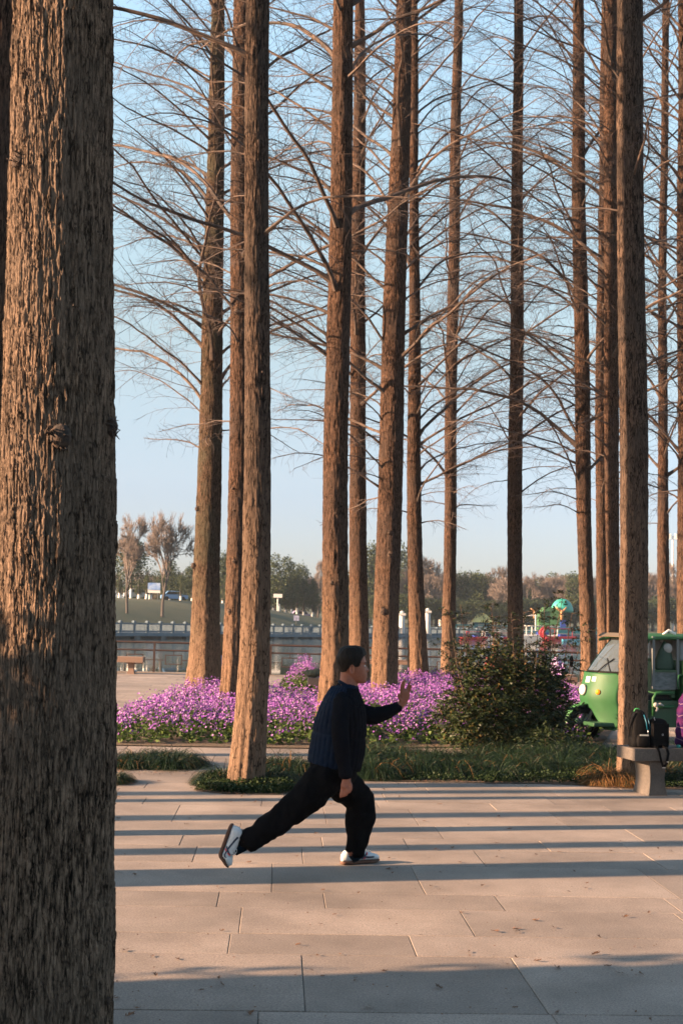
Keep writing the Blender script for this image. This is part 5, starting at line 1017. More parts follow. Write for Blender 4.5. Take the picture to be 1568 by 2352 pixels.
mo = MB(); mo.box((-0.37, 0, 0.35), (0.30, 0.02, 0.02)); mo.box((0.37, 0, 0.35), (0.30, 0.02, 0.02)); mo.box((0, 0, 0.545), (0.02, 0.02, 0.10))
for z in (0.245, 0.485): mo.box((0, 0, z), (0.46, 0.024, 0.024))
for x in (-0.218, 0.218): mo.box((x, 0, 0.365), (0.024, 0.022, 0.216))
moM = mo.mesh('square_motif', RAIL)
for i, x in enumerate(xs_):
    o = bpy.data.objects.new('post', pT if i % 3 == 0 else pS); C.objects.link(o); o.parent = rail; o.location = (x, 0, 0)
    if i < len(xs_)-1: o = bpy.data.objects.new('square_motif', moM); C.objects.link(o); o.parent = rail; o.location = (x+0.525, 0, 0)

# ------------------------------------------------------------------ green cargo tricycle
VG = mat('green_paint', (0.012, 0.066, 0.020), 0.55, (0.019, 0.088, 0.029), 3.0, spec=0.3); VG2 = mat('dull_green_paint', (0.010, 0.048, 0.017), 0.5, (0.014, 0.062, 0.022), 4.0); VGL = mat('pale_green_plastic', (0.05, 0.17, 0.055), 0.45)
RUB = mat('black_rubber', (0.008, 0.008, 0.008), 0.85, spec=0.12); DARK = mat('dark_cab', (0.008, 0.009, 0.009), 0.9); LENS = mat('headlamp_glass', (0.34, 0.35, 0.32), 0.3, (0.40, 0.40, 0.38), 60.0, stretch=(1, 1, 6)); AMB = mat('amber_lens', (0.75, 0.20, 0.01), 0.25); PAPER = mat('faded_sticker', (0.55, 0.60, 0.52), 0.6, (0.30, 0.45, 0.36), 30.0); GREYM = mat('grey_frame', (0.10, 0.11, 0.11), 0.5); REDT = mat('red_tape', (0.45, 0.02, 0.03), 0.5)
GLASS = bpy.data.materials.new('windscreen_glass'); GLASS.use_nodes = True; b = GLASS.node_tree.nodes['Principled BSDF']; b.inputs['Base Color'].default_value = (0.75, 0.80, 0.80, 1); b.inputs['Roughness'].default_value = 0.03; b.inputs['Transmission Weight'].default_value = 0.55; b.inputs['Specular IOR Level'].default_value = 0.8; b.inputs['Base Color'].default_value = (0.10, 0.13, 0.15, 1)
PLAS = mat('cloudy_plastic', (0.05, 0.07, 0.075), 0.35, (0.12, 0.14, 0.15), 12.0, stretch=(1, 1, 3), spec=0.4)
nose = G(1345, 1703); VANG = math.atan2(-0.28, -0.96)
tri = thing('cargo_tricycle', 'green motor cargo tricycle with enclosed cab parked behind the bench at the right', 'tricycle', (nose.x, nose.y, 0), VANG); tri.scale = (1.06, 1.06, 1.07)
def cowl(y, z):
    a = abs(y)/0.43; x = -0.26*a**2.3-0.10*max(0, z-0.55)/0.3*0.35+0.035*math.exp(-((z-0.62)/0.14)**2)-0.07*max(0, 0.45-z)/0.3*(1-a); return x
m = MB(); ny, nz = 33, 24; vs = []
for j in range(nz):
    for i in range(ny):
        y = -0.43+0.86*i/(ny-1); a = abs(y)/0.43; zb = 0.43-0.26*min(1, max(0, (a-0.30)/0.35))**0.8 + 0.05*max(0, a-0.8)/0.2; z = zb+(0.88-zb)*j/(nz-1); vs.append((cowl(y, z), y, z))
m.add(vs, [(j*ny+i, j*ny+i+1, (j+1)*ny+i+1, (j+1)*ny+i) for j in range(nz-1) for i in range(ny-1)]); o = m.obj('front_cowl', VG, tri, True); s_ = o.modifiers.new('s', 'SOLIDIFY'); s_.thickness = 0.025; s_.offset = 0
def edge_tube(nm, mt, pts, r_, flat=None, n=8): m = MB(); m.tube(pts, r_, n, flat=flat); return m.obj(nm, mt, tri, True)
edge_tube('cowl_lip', VGL, [(cowl(0.43, z)-0.01, 0.435, z) for z in np.linspace(0.90, 0.22, 12)]+[(cowl(0.37, 0.19)-0.01, 0.38, 0.175), (cowl(0.28, 0.19), 0.30, 0.185)], 0.012)
# bumper fender over the wheel
m = MB(); vs = []
for i in range(13):
    a = -0.2+2.0*i/12
    for j in range(7): y = -0.09+0.18*j/6; r_ = 0.27+0.02*(1-(y/0.09)**2); vs.append((0.04+r_*math.cos(a), y, 0.21+r_*math.sin(a)))
m.add(vs, [(i*7+j, i*7+j+1, i*7+7+j+1, i*7+7+j) for i in range(12) for j in range(6)]); o = m.obj('front_fender', VGL, tri, True); s_ = o.modifiers.new('s', 'SOLIDIFY'); s_.thickness = 0.01
def wheel(x, y, r_=0.215, w_=0.10):
    m = MB(); n = 36; prof_ = [(r_*0.62, -w_*0.35), (r_*0.8, -w_*0.5), (r_*0.95, -w_*0.45), (r_, -w_*0.25), (r_, w_*0.25), (r_*0.95, w_*0.45), (r_*0.8, w_*0.5), (r_*0.62, w_*0.35)]; vs = []
    for i in range(n):
        a = 2*PI*i/n
        for q, (pr, py) in enumerate(prof_): rr_ = pr*(0.975 if (q in (3, 4) and i % 2) else 1); vs.append((rr_*math.cos(a), py, rr_*math.sin(a)))
    k_ = len(prof_); m.add(vs, [(i*k_+j, i*k_+(j+1) % k_, ((i+1) % n)*k_+(j+1) % k_, ((i+1) % n)*k_+j) for i in range(n) for j in range(k_)]); o = m.obj('wheel', RUB, tri); o.location = (x, y, r_)
    m = MB(); m.tube([(0, -w_*0.3, 0), (0, w_*0.3, 0)], r_*0.18, 12)
    for q in range(8): a = q*PI/4; m.tube([(0.03*math.cos(a), 0, 0.03*math.sin(a)), (r_*0.66*math.cos(a), 0, r_*0.66*math.sin(a))], 0.012, 5)
    m.tube([(r_*0.64*math.cos(a), 0, r_*0.64*math.sin(a)) for a in np.linspace(0, 2*PI, 25)], 0.016, 6); m.obj('rim', GREYM, o, True)
wheel(0.045, 0.0, 0.225); wheel(-2.0, 0.46); wheel(-2.0, -0.46)
m = MB()
for s in (-1, 1): m.tube([(0.04, s*0.07, 0.22), (-0.16, s*0.07, 0.62)], 0.02, 8)
m.obj('fork', GREYM, tri, True)
# lamps
m = MB(); nrm = Vector((1, 0.12, 0.12)).normalized(); cL = Vector((cowl(0, 0.66)+0.015, 0.0, 0.655)); q = nrm.to_track_quat('Z', 'Y').to_matrix()
def disc(m, c, q, r0, h_, m1, m2, ry=1.0, n=24):
    vs = [];
    for (rr_, z) in ((1.12, -0.02), (1.12, h_*0.6), (1.0, h_), ): vs += [c+q @ Vector((r0*rr_*math.cos(2*PI*i/n), r0*ry*rr_*math.sin(2*PI*i/n), z)) for i in range(n)]
    m.add(vs, [(r_*n+i, r_*n+(i+1) % n, r_*n+n+(i+1) % n, r_*n+n+i) for r_ in range(2) for i in range(n)], m1)
    dm = [c+q @ Vector((r0*t*math.cos(2*PI*i/n), r0*ry*t*math.sin(2*PI*i/n), h_+0.012*(1-t*t))) for t in (1.0, 0.6, 0.25) for i in range(n)]; m.add(dm, [(r_*n+i, r_*n+(i+1) % n, r_*n+n+(i+1) % n, r_*n+n+i) for r_ in range(2) for i in range(n)]+[tuple(range(2*n, 3*n))], m2)
disc(m, cL, q, 0.066, 0.03, 0, 1); m.obj('headlamp', [GREYM, LENS], tri)
m = MB(); cI = Vector((cowl(0.25, 0.63)+0.008, 0.25, 0.64)); q2 = Vector((1, 0.75, 0.1)).normalized().to_track_quat('Z', 'Y').to_matrix(); disc(m, cI, q2, 0.030, 0.02, 0, 0); m.obj('indicator', AMB, tri)
for (y, z, w_, h_) in ((0.03, 0.79, 0.10, 0.075), (0.15, 0.80, 0.06, 0.06)):
    m = MB(); n4 = 5; vs = []
    for j in range(2):
        for i in range(n4): yy = y-w_/2+w_*i/(n4-1); zz = z-h_/2+h_*j; vs.append((cowl(yy, zz)+0.016, yy, zz))
    m.add(vs, [(i, i+1, n4+i+1, n4+i) for i in range(n4-1)]); m.obj('sticker', PAPER, tri)
# windscreen
def ws(y, t): y = y*0.93; a = abs(y)/0.44; return Vector((-0.10-0.17*a**2.5-0.30*t-0.05*t*t, y*(1-0.06*t), 0.885+0.43*t))
ny, nt_ = 17, 9; vs = [ws(-0.43+0.86*i/(ny-1), 0.03+0.94*j/(nt_-1)) for j in range(nt_) for i in range(ny)]
m = MB(); m.add(vs, [(j*ny+i, j*ny+i+1, (j+1)*ny+i+1, (j+1)*ny+i) for j in range(nt_-1) for i in range(ny-1)]); m.obj('windscreen', GLASS, tri, True)
bd = [ws(y, 0.02) for y in np.linspace(-0.43, 0.43, 15)]+[ws(0.435, t) for t in np.linspace(0.05, 0.95, 8)]+[ws(y, 0.98) for y in np.linspace(0.43, -0.43, 15)]+[ws(-0.435, t) for t in np.linspace(0.95, 0.02, 8)]
edge_tube('windscreen_seal', RUB, bd, 0.013)
for s in (-1, 1): edge_tube('front_pillar', VG, [ws(s*0.45, t)+Vector((-0.035, s*0.02, 0)) for t in np.linspace(-0.05, 1.0, 8)], 0.045, 0.6, 10)
edge_tube('wiper', RUB, [ws(0.12, -0.02)+Vector((0.02, 0, 0)), ws(0.20, 0.22)+Vector((0.022, 0, 0)), ws(0.28, 0.42)+Vector((0.018, 0, 0))], 0.007); edge_tube('wiper', RUB, [ws(0.14, 0.42)+Vector((0.016, 0, 0)), ws(0.34, 0.04)+Vector((0.016, 0, 0))], 0.006)
for s in (-1, 1):
    a = Vector((cowl(s*0.42, 0.86), s*0.42, 0.86)); e = Vector((-0.22, 0.50, 0.93)) if s > 0 else Vector((-0.06, -0.56, 0.95)); edge_tube('mirror_arm', RUB, [a, (a+e)/2+Vector((0.05, 0, -0.02)), e], 0.008)
    m = MB(); m.ball(e+Vector((0, 0, 0.045)), (0.022, 0.048, 0.078), 0, 14, 10); m.obj('mirror', RUB, tri, True)
# roof
m = MB(); vs = []; nx_, ny = 14, 11
for i in range(nx_):
    x = -0.42-1.02*i/(nx_-1); 
    for j in range(ny): y = -0.49+0.98*j/(ny-1); vs.append((x, y, 1.345+0.055*math.sin(PI*min(1, i/7+0.12)*0.5)-0.05*(abs(y)/0.49)**3))
m.add(vs, [(i*ny+j, i*ny+j+1, (i+1)*ny+j+1, (i+1)*ny+j) for i in range(nx_-1) for j in range(ny-1)]); o = m.obj('cab_roof', VG, tri, True); s_ = o.modifiers.new('s', 'SOLIDIFY'); s_.thickness = 0.03
m = MB(); m.add([(-0.37, -0.40, 1.350), (-0.37, 0.40, 1.350), (-0.46, 0.44, 1.392), (-0.46, -0.44, 1.392)], [(0, 1, 2, 3)]); o = m.obj('roof_visor', mat('beige_visor', (0.09, 0.07, 0.05), 0.7), tri); s_ = o.modifiers.new('s', 'SOLIDIFY'); s_.thickness = 0.012
for (x, mt) in ((-0.70, GREYM), (-1.05, GREYM)):
    for s in (-1, 1): m = MB(); m.box((x, s*0.47, 1.03), (0.035, 0.03, 0.66)); m.obj('cab_post', mt, tri)
for z in (1.345, 0.925): m = MB(); m.box((-0.875, 0.47, z), (0.33, 0.025, 0.03)); m.obj('window_frame', VG2, tri)
m = MB(); m.box((-0.875, 0.462, 1.135), (0.30, 0.006, 0.40)); 
m = MB(); m.box((-0.875, 0.465, 0.80), (0.31, 0.008, 0.22)); m.obj('plastic_panel', PLAS, tri)
m = MB(); sack(m, [(0.93, 0.10, 0.05), (0.97, 0.14, 0.06), (1.08, 0.12, 0.06), (1.18, 0.08, 0.05), (1.26, 0.035, 0.03), (1.30, 0.015, 0.015)], -0.90, 0.40, pw=0.9); m.obj('cab_bag', mat('dark_green_bag', (0.012, 0.035, 0.020), 0.7, (0.02, 0.05, 0.03), 12.0), tri, True)
m = MB(); m.ball((-0.93, 0.42, 1.21), (0.07, 0.05, 0.07)); m.obj('bag_top', mat('white_bag_top', (0.30, 0.29, 0.27), 0.8), tri, True)
m = MB(); m.box((-0.875, 0.0, 0.38), (0.42, 0.86, 0.34)); m.box((-1.02, 0.0, 0.80), (0.06, 0.84, 0.44)); m.box((-0.30, 0, 0.24), (0.78, 0.78, 0.05)); m.obj('seat_box', VG2, tri, bevel=0.01)
m = MB(); m.box((-0.85, 0.0, 0.58), (0.36, 0.76, 0.07)); m.obj('seat_cushion', DARK, tri, bevel=0.02)
m = MB(); m.tube([(-0.70, 0.47, 0.36), (-0.70, 0.475, 0.58), (-0.735, 0.48, 0.645), (-1.0, 0.48, 0.655)], 0.022, 8); m.tube([(-0.68, 0.475, 0.475), (-1.0, 0.475, 0.475)], 0.020, 8); m.obj('seat_rail', VG, tri, True)
m = MB(); m.ball((-0.72, 0.505, 0.50), (0.035, 0.025, 0.03)); m.tube([(-0.72, 0.51, 0.50), (-0.78, 0.52, 0.51), (-0.83, 0.52, 0.49)], [0.012, 0.02, 0.006], 6, flat=0.4); m.tube([(-0.72, 0.51, 0.49), (-0.74, 0.52, 0.45), (-0.71, 0.525, 0.42)], [0.012, 0.018, 0.014], 6, flat=0.4); m.obj('tied_rag', mat('tied_rag', (0.32, 0.29, 0.26), 0.9), tri, True)
m = MB(); m.tube([(-0.24, 0.05, 0.78), (-0.34, 0.05, 0.98), (-0.42, 0.30, 1.0), (-0.52, 0.36, 0.97)], 0.013, 8); m.tube([(-0.34, 0.05, 0.98), (-0.42, -0.25, 1.0), (-0.52, -0.32, 0.97)], 0.013, 8); m.obj('handlebar', RUB, tri, True)
# cargo bed
m = MB(); m.box((-1.13, 0, 0.66), (0.05, 1.04, 0.80)); m.obj('bed_headboard', VG, tri, bevel=0.008)
m = MB(); m.tube([(-1.06, 0.50, 0.70), (-1.03, 0.52, 0.72), (-1.02, 0.53, 0.80), (-1.04, 0.52, 0.87), (-1.09, 0.50, 0.88)], 0.012, 8); m.obj('grab_handle', VG, tri, True)
for s in (-1, 1):
    m = MB(); m.box((-1.96, s*0.505, 0.60), (1.58, 0.03, 0.48)); m.obj('bed_side', VG, tri, bevel=0.005)
    m = MB()
    for z in (0.44, 0.56, 0.68): m.box((-1.96, s*0.525, z), (1.56, 0.014, 0.018))
    m.obj('side_rib', VG2, tri)
m = MB(); m.box((-1.98, 0.524, 0.795), (1.5, 0.006, 0.05)); m.obj('red_stripe', REDT, tri)
m = MB(); m.box((-1.96, 0, 0.35), (1.6, 1.0, 0.05)); m.obj('bed_floor', VG2, tri)
m = MB(); m.tube([(-1.15, 0.44, 0.32), (-2.7, 0.44, 0.32)], 0.03, 6); m.tube([(-0.2, 0.3, 0.22), (-1.15, 0.40, 0.30)], 0.025, 6); m.obj('chassis_rail', DARK, tri)
# bundles carried in the bed
def tarp(ox, oz, L_, W2, Hh, mt, nm, label, sd, oy=0):
    m = MB(); m.box((ox-L_/2, oy, oz+Hh/2), (L_, W2, Hh)); root = thing(nm, label, 'tarpaulin', Vector((nose.x, nose.y, 0))+Matrix.Rotation(VANG, 3, 'Z') @ Vector((ox-L_/2, oy, oz)), VANG)
    m = MB(); m.box((0, 0, Hh/2), (L_, W2, Hh)); o = remesh('tarpaulin_cover', m.mesh('x', mt), 0.03, mt, root, 6, lambda co: 0.035*noise.noise(Vector((co.x*3+sd, co.y*4, co.z*7)))+0.018*noise.noise(Vector((co.x*10, co.y*9, co.z*14))), world=False); return root
tarp(-1.18, 0.87, 1.3, 0.86, 0.58, mat('grey_tarpaulin', (0.17, 0.19, 0.20), 0.6, (0.28, 0.29, 0.29), 3.0, bump=0.02, bscale=14.0, spec=0.3), 'tarpaulin_bundle', 'big pale grey tarpaulin bundle stained yellow, piled on the tricycle\'s cargo bed', 3)
m = MB(); m.ball((0, 0, 0), (0.05, 0.012, 0.04)); R_ = Matrix.Rotation(VANG, 3, 'Z'); o = m.obj('stain', mat('mustard_stain', (0.28, 0.21, 0.05), 0.8, (0.20, 0.16, 0.06), 20.0), bpy.data.objects.get('tarpaulin_bundle'), True); o.location = (0.38, 0.44, 0.40)
tarp(-1.20, 0.60, 1.0, 0.20, 0.30, mat('silver_sheet', (0.30, 0.35, 0.40), 0.45, (0.22, 0.26, 0.30), 4.0), 'rolled_sheet', 'rolled silver-blue sheet tucked beneath the grey bundle on the tricycle', 9, 0.36)
m = MB(); m.tube([(0.0, 0, 0), (0.03, 0, 0.10), (0.11, 0, 0.16), (0.20, 0, 0.12), (0.22, 0, 0.04)], 0.022, 8, flat=0.6); o = m.obj('white_hook', WHITEW, None, True); o.location = Vector((nose.x, nose.y, 1.38))+R_ @ Vector((-0.98, 0.3, 0)); o.rotation_euler = (0, 0, VANG+PI); tag(o, 'curved white plastic hook lying on the tricycle roof by the grey bundle', 'hook')

# ------------------------------------------------------------------ small things across the lake
def far_at(px, py_base, z=None):                          # a spot on the far waterline
    return G(px, py_base, WL if z is None else z)
COL = mat('pale_column', (0.42, 0.40, 0.38), 0.8, (0.52, 0.50, 0.48), 2.0)
for (px, yt, yb, lb) in ((922, 1407, 1463, 'pale carved stone column rising from the far shore, leftmost of three'), (981, 1401, 1464, 'tallest pale stone column on the far shore, between the two others'), (1011, 1411, 1455, 'pale stone column on the far shore just left of the slim middle redwood')):
    g0 = far_at(px, yb+2); h = P(px, yt, g0.y).z-WL; root = thing('stone_column', lb, 'column', g0, 0, 'stone columns on the far shore'); m = MB(); m.box((0, 0, 0.15), (1.1, 1.1, 0.9)); m.obj('plinth', STONE, root)
    m = MB(); m.tube([(0, 0, 0.6), (0, 0, h-0.4)], [0.42, 0.38], 14); m.obj('shaft', COL, root); m = MB(); m.box((0, 0, h-0.25), (0.95, 0.95, 0.3)); m.ball((0, 0, h), (0.28, 0.28, 0.25)); m.obj('capital', COL, root)
# dark stone jetty
a, b_ = far_at(1049, 1465), far_at(1098, 1464); root = thing('stone_jetty', 'low dark stone jetty reaching into the lake beside the yellow-roofed kiosk', 'jetty', (a+b_)/2); m = MB(); m.box((0, 0, 0.65), ((b_-a).length+0.2, 3.0, 1.3)); m.obj('jetty_wall', DARKST, root)
m = MB(); m.box((0, -1.4, 1.42), ((b_-a).length, 0.15, 0.16)); m.obj('coping', BAL, root)
# mast with guy ropes on the jetty
g0 = far_at(1060, 1450); root = thing('white_mast', 'thin white mast with a crossbar standing on the dark jetty', 'mast', (g0.x, (a.y+b_.y)/2+1, 0.4)); m = MB(); m.tube([(0, 0, 0), (0, 0, 2.9)], 0.11, 8); m.box((-0.3, 0, 2.3), (1.6, 0.08, 0.10)); m.tube([(0, 0, 2.6), (-2.6, 0, 1.9)], 0.03, 5); m.obj('pole', COL, root)
TEAL = mat('teal_paint', (0.015, 0.15, 0.17), 0.6); BLUE = mat('bright_blue_paint', (0.015, 0.16, 0.28), 0.5, (0.05, 0.24, 0.36), 1.2); YEL = mat('yellow_roof', (0.80, 0.66, 0.26), 0.7); NAVB = mat('deep_blue_paint', (0.008, 0.03, 0.22), 0.5); GRN = mat('green_fairground', (0.02, 0.085, 0.028), 0.7, (0.03, 0.11, 0.036), 0.8); TURQ = mat('turquoise_canopy', (0.02, 0.26, 0.21), 0.5, (0.04, 0.32, 0.25), 0.6); ORG = mat('orange_paint', (0.30, 0.15, 0.06), 0.6)
def kiosk(px0, px1, yroof, yeave, ybase, label, peak=True, roofm=YEL):
    c = far_at((px0+px1)/2, 1462); c.y += 9; Y = c.y; c.x = P((px0+px1)/2, 1440, Y).x; w_ = (P(px1, 1440, Y)-P(px0, 1440, Y)).length; z0 = -0.1; ze = P(px0, yeave, Y).z; zt_ = P(px0, yroof, Y).z
    root = thing('kiosk', label, 'kiosk', (c.x, Y, z0)); m = MB(); ww = w_*0.80
    m.box((0, 0.3, (ze-z0)*0.5), (ww*0.9, 1.8, ze-z0)); m.obj('booth_wall', BLUE, root)
    for s in (-1, 1): m = MB(); m.box((s*ww*0.5, -1.1, (ze-z0)/2), (0.26, 0.26, ze-z0)); m.obj('corner_post', COL, root)
    m = MB(); m.box((0, -0.62, (ze-z0)*0.62), (ww*0.42, 0.06, (ze-z0)*0.42)); m.obj('serving_window', COL if peak else NAVB, root)
    m = MB(); h = w_/2; z1 = ze-z0; z2 = zt_-z0
    if peak: m.add([(-h, -1.7, z1), (h, -1.7, z1), (h, 1.7, z1), (-h, 1.7, z1), (-h*0.52, -0.8, z1+(z2-z1)*0.72), (h*0.52, -0.8, z1+(z2-z1)*0.72), (h*0.52, 0.8, z1+(z2-z1)*0.72), (-h*0.52, 0.8, z1+(z2-z1)*0.72), (0, 0, z2)], [(0, 1, 5, 4), (1, 2, 6, 5), (2, 3, 7, 6), (3, 0, 4, 7), (4, 5, 8), (5, 6, 8), (6, 7, 8), (7, 4, 8), (3, 2, 1, 0)])
    else: m.box((0, -0.2, z1+0.15), (w_, 3.4, 0.3))
    m.obj('roof', roofm, root); return root
kiosk(1080, 1130, 1406, 1429, 1446, 'small blue kiosk with a yellow pyramid roof on the far shore, over the shrub')
kiosk(1196, 1242, 1424, 1429, 1450, 'long blue kiosk with a flat yellow roof right of the solitary redwood', False)
# teal quay railing on the right
g0, g1 = far_at(1040, 1464), far_at(1400, 1472); root = thing('quay_railing', 'turquoise railing and quay edge behind the moored boats', 'railing', ((g0.x+g1.x)/2, (g0.y+g1.y)/2+3.0, 0.05)); d = g1-g0; L_ = d.length; root.rotation_euler = (0, 0, math.atan2(d.y, d.x))
m = MB(); m.box((0, 0, 0.95), (L_, 0.1, 0.12)); m.box((0, 0, 0.25), (L_, 0.12, 0.5)); m.obj('rail', TEAL, root)
pq = MB(); pq.box((0, 0, 0.5), (0.10, 0.10, 1.0)); pqm = pq.mesh('post', TEAL)
for i in range(int(L_/1.5)): o = bpy.data.objects.new('post', pqm); C.objects.link(o); o.parent = root; o.location = (-L_/2+0.7+i*1.5, 0, 0)
# fairground slide tower with a dome
Y = far_at(1260, 1468).y+16; def_ = lambda x, y: P(x, y, Y)
a, b_ = def_(1236, 1444), def_(1283, 1396); root = thing('fairground_tower', 'green fairground tower under a turquoise dome beyond the swan boats', 'tower', ((a.x+b_.x)/2, Y, 0)); w_ = b_.x-a.x; h = b_.z
m = MB(); m.prism([(-w_/2, 0), (w_/2, 0), (w_/2, h), (-w_*0.25, h), (-w_*0.5, h*0.72)], -2.0, 2.0); m.obj('tower_body', GRN, root)
dc = def_(1285, 1402)-Vector((root.location.x, Y, 0)); rr_ = (def_(1311, 1400)-def_(1259, 1400)).length/2; m = MB(); vs = []
for j in range(9):
    a_ = PI/2*j/8
    for i in range(24): t = 2*PI*i/24; vs.append((dc.x+rr_*math.cos(a_)*math.cos(t), rr_*0.8*math.cos(a_)*math.sin(t), dc.z+rr_*1.15*math.sin(a_)))
m.add(vs, [(j*24+i, j*24+(i+1) % 24, (j+1)*24+(i+1) % 24, (j+1)*24+i) for j in range(8) for i in range(24)]); o = m.obj('dome', TURQ, root, True); o.rotation_euler = (0, 0.10, 0); s_ = o.modifiers.new('s', 'SOLIDIFY'); s_.thickness = 0.12
p0 = def_(1284, 1425)-Vector((root.location.x, Y, 0)); m = MB(); m.tube([(p0.x, -2.4, p0.z), (p0.x, -2.4, p0.z+1.7)], 0.26, 8); m.tube([(p0.x, -2.4, p0.z+1.3), (p0.x-1.0, -2.4, p0.z+2.2)], 0.14, 6); m.tube([(p0.x, -2.4, p0.z+1.3), (p0.x+0.8, -2.4, p0.z+2.2)], 0.14, 6); m.obj('forked_post', ORG, root, True)
p0 = def_(1230, 1410)-Vector((root.location.x, Y, 0)); m = MB(); m.tube([(p0.x-0.6, -2.4, p0.z-0.8), (p0.x-0.6, -2.4, p0.z+0.8)], 0.2, 6); m.tube([(p0.x-0.6, -2.4, p0.z+0.2), (p0.x-1.2, -2.4, p0.z+0.9)], 0.12, 6); m.tube([(p0.x-0.6, -2.4, p0.z+0.2), (p0.x, -2.4, p0.z+0.9)], 0.12, 6); m.obj('forked_post', ORG, root, True)
p0 = def_(1287, 1435)-Vector((root.location.x, Y, 0)); m = MB(); m.box((p0.x, -2.3, p0.z), (0.9, 0.6, 1.5)); m.obj('ticket_door', NAVB, root)
# boats
RED = mat('red_fibreglass', (0.17, 0.012, 0.020), 0.5, spec=0.2); WHT = mat('white_fibreglass', (0.42, 0.42, 0.40), 0.4)
def swan(px, pxw, ywl, mt, label, neck=True, group='swan-shaped pedal boats moored at the far quay'):
    g0 = far_at(px, ywl); L_ = (far_at(px+pxw/2, ywl)-far_at(px-pxw/2, ywl)).length; s = L_/3.2; root = thing('swan_boat', label, 'pedal boat', g0+Vector((0, 1.2, 0)), 0.15, group); root.scale = (s, s, s*(0.80 if neck else 0.62))
    m = MB(); m.prism([(-1.55, 0.45), (-1.30, 0.02), (-1.0, -0.12), (1.1, -0.12), (1.5, 0.15), (1.62, 0.62), (1.1, 0.55), (-1.1, 0.50)], -0.7, 0.7); m.obj('hull', mt, root, bevel=0.12, seg=3)
    for y in ((-0.45, 0.45) if neck else ()): m = MB(); m.tube(crom([(-1.25, y, 0.35), (-1.62, y, 0.85), (-1.45, y, 1.30), (-1.22, y, 1.52), (-1.05, y, 1.42), (-1.12, y, 1.25)], 16), list(np.linspace(0.20, 0.09, 16)), 8); m.ball((-1.12, y, 1.45), (0.17, 0.12, 0.12)); m.tube([(-1.0, y, 1.42), (-0.84, y, 1.36)], [0.06, 0.02], 6); m.obj('swan_neck', mt, root, True)
    m = MB(); m.box((0.25, 0, 1.42), (2.0, 1.3, 0.09)); m.obj('canopy', mt, root, bevel=0.03)
    for x in (-0.6, 1.1):
        for y in (-0.6, 0.6): m = MB(); m.tube([(x, y, 0.5), (x, y, 1.4)], 0.04, 6); m.obj('canopy_post', mt, root)
    m = MB(); m.box((0.3, 0, 0.62), (0.5, 1.1, 0.35)); m.obj('seat', NAVB, root); return root
swan(1238, 50, 1470, WHT, 'white swan pedal boat moored right of the solitary redwood, behind the shrub twigs', False); swan(1286, 36, 1473, RED, 'red swan pedal boat beside the white one, left of the redwood by the windscreen')
swan(1212, 30, 1468, WHT, 'small white pedal boat touching the solitary redwood on its right', False); swan(1088, 32, 1470, RED, 'red pedal boat moored in front of the yellow-roofed kiosk', False); swan(1152, 24, 1469, RED, 'red pedal boat glimpsed left of the solitary redwood', False); swan(1124, 30, 1469, WHT, 'white pedal boat between the two red ones behind the shrub twigs', False)
g0 = far_at(1318, 1474); root = thing('raft', 'low blue floating raft at the far quay right of the red swan boat', 'raft', g0+Vector((0, 1.5, 0)), 0.1); m = MB(); m.box((0, 0, 0.12), (3.2, 2.0, 0.35)); m.obj('deck', BLUE, root)
# far bank: signs, lamps, mast
def on_bank(px, d):
    lo, hi = -60.0, 140.0
    for it in range(40):
        x = (lo+hi)/2; q = bank_pt(x, d); zz = bank_ground(x, d); vv = Vector((q.x, q.y, zz-EYE)); u_ = vv.dot(RT)/vv.dot(FWD)*FOC+PW/2
        if u_ < px: lo = x
        else: hi = x
    q.z = zz; return q
q = on_bank(353, 24); root = thing('hoarding', 'blue and white billboard among the trees on the far bank at the left', 'sign', q); zt_ = P(353, 1339, q.y).z-q.z; zb = P(353, 1362, q.y).z-q.z; m = MB(); m.box((0, 0, (zt_+zb)/2+0.0), (1.6, 0.12, zt_-zb)); m.obj('white_panel', WHITEW, root); m = MB(); m.box((0, -0.09, zt_-0.45), (1.6, 0.05, 0.9)); m.obj('blue_panel', mat('blue_print', (0.03, 0.14, 0.45), 0.6, (0.35, 0.45, 0.60), 1.3), root)
for s in (-1, 1): m = MB(); m.box((s*0.5, 0, zb/2), (0.12, 0.12, zb)); m.obj('leg', GREYM, root)
q = on_bank(637, 22); root = thing('street_lamp', 'white street lamp with a flat box head on the far bank', 'street lamp', q); zt_ = P(637, 1364, q.y).z-q.z; m = MB(); m.tube([(0, 0, 0), (0, 0, zt_-0.5)], 0.10, 8); m.obj('pole', WHITEW, root); m = MB(); m.box((0, 0, zt_-0.3), (1.3, 0.4, 0.55)); m.obj('lamp_head', WHITEW, root)
q = on_bank(680, 11); root = thing('notice_board', 'small pale notice on a post on the far lawn, left of the thick redwood', 'sign', q); zt_ = P(680, 1414, q.y).z-q.z; m = MB(); m.tube([(0, 0, 0), (0, 0, zt_-0.3)], 0.05, 6); m.obj('pole', GREYM, root); m = MB(); m.box((0, 0, zt_-0.35), (0.7, 0.06, 0.7)); m.obj('board', mat('lilac_board', (0.30, 0.30, 0.42), 0.6), root)
q = on_bank(1544, 60); zt_ = P(1544, 1222, q.y).z-q.z; root = thing('light_mast', 'tall white floodlight mast rising above the skyline near the right edge', 'mast', q); m = MB(); m.tube([(0, 0, 0), (0, 0, zt_-1.0)], [0.28, 0.16], 8); m.obj('pole', WHITEW, root)
for s in (-1, 1): m = MB(); m.box((s*0.75, 0, zt_-1.0), (0.6, 0.5, 1.2)); m.obj('floodlight', WHITEW, root)
m = MB(); m.box((0, 0, zt_-0.9), (1.4, 0.15, 0.15)); m.obj('cross_arm', WHITEW, root)
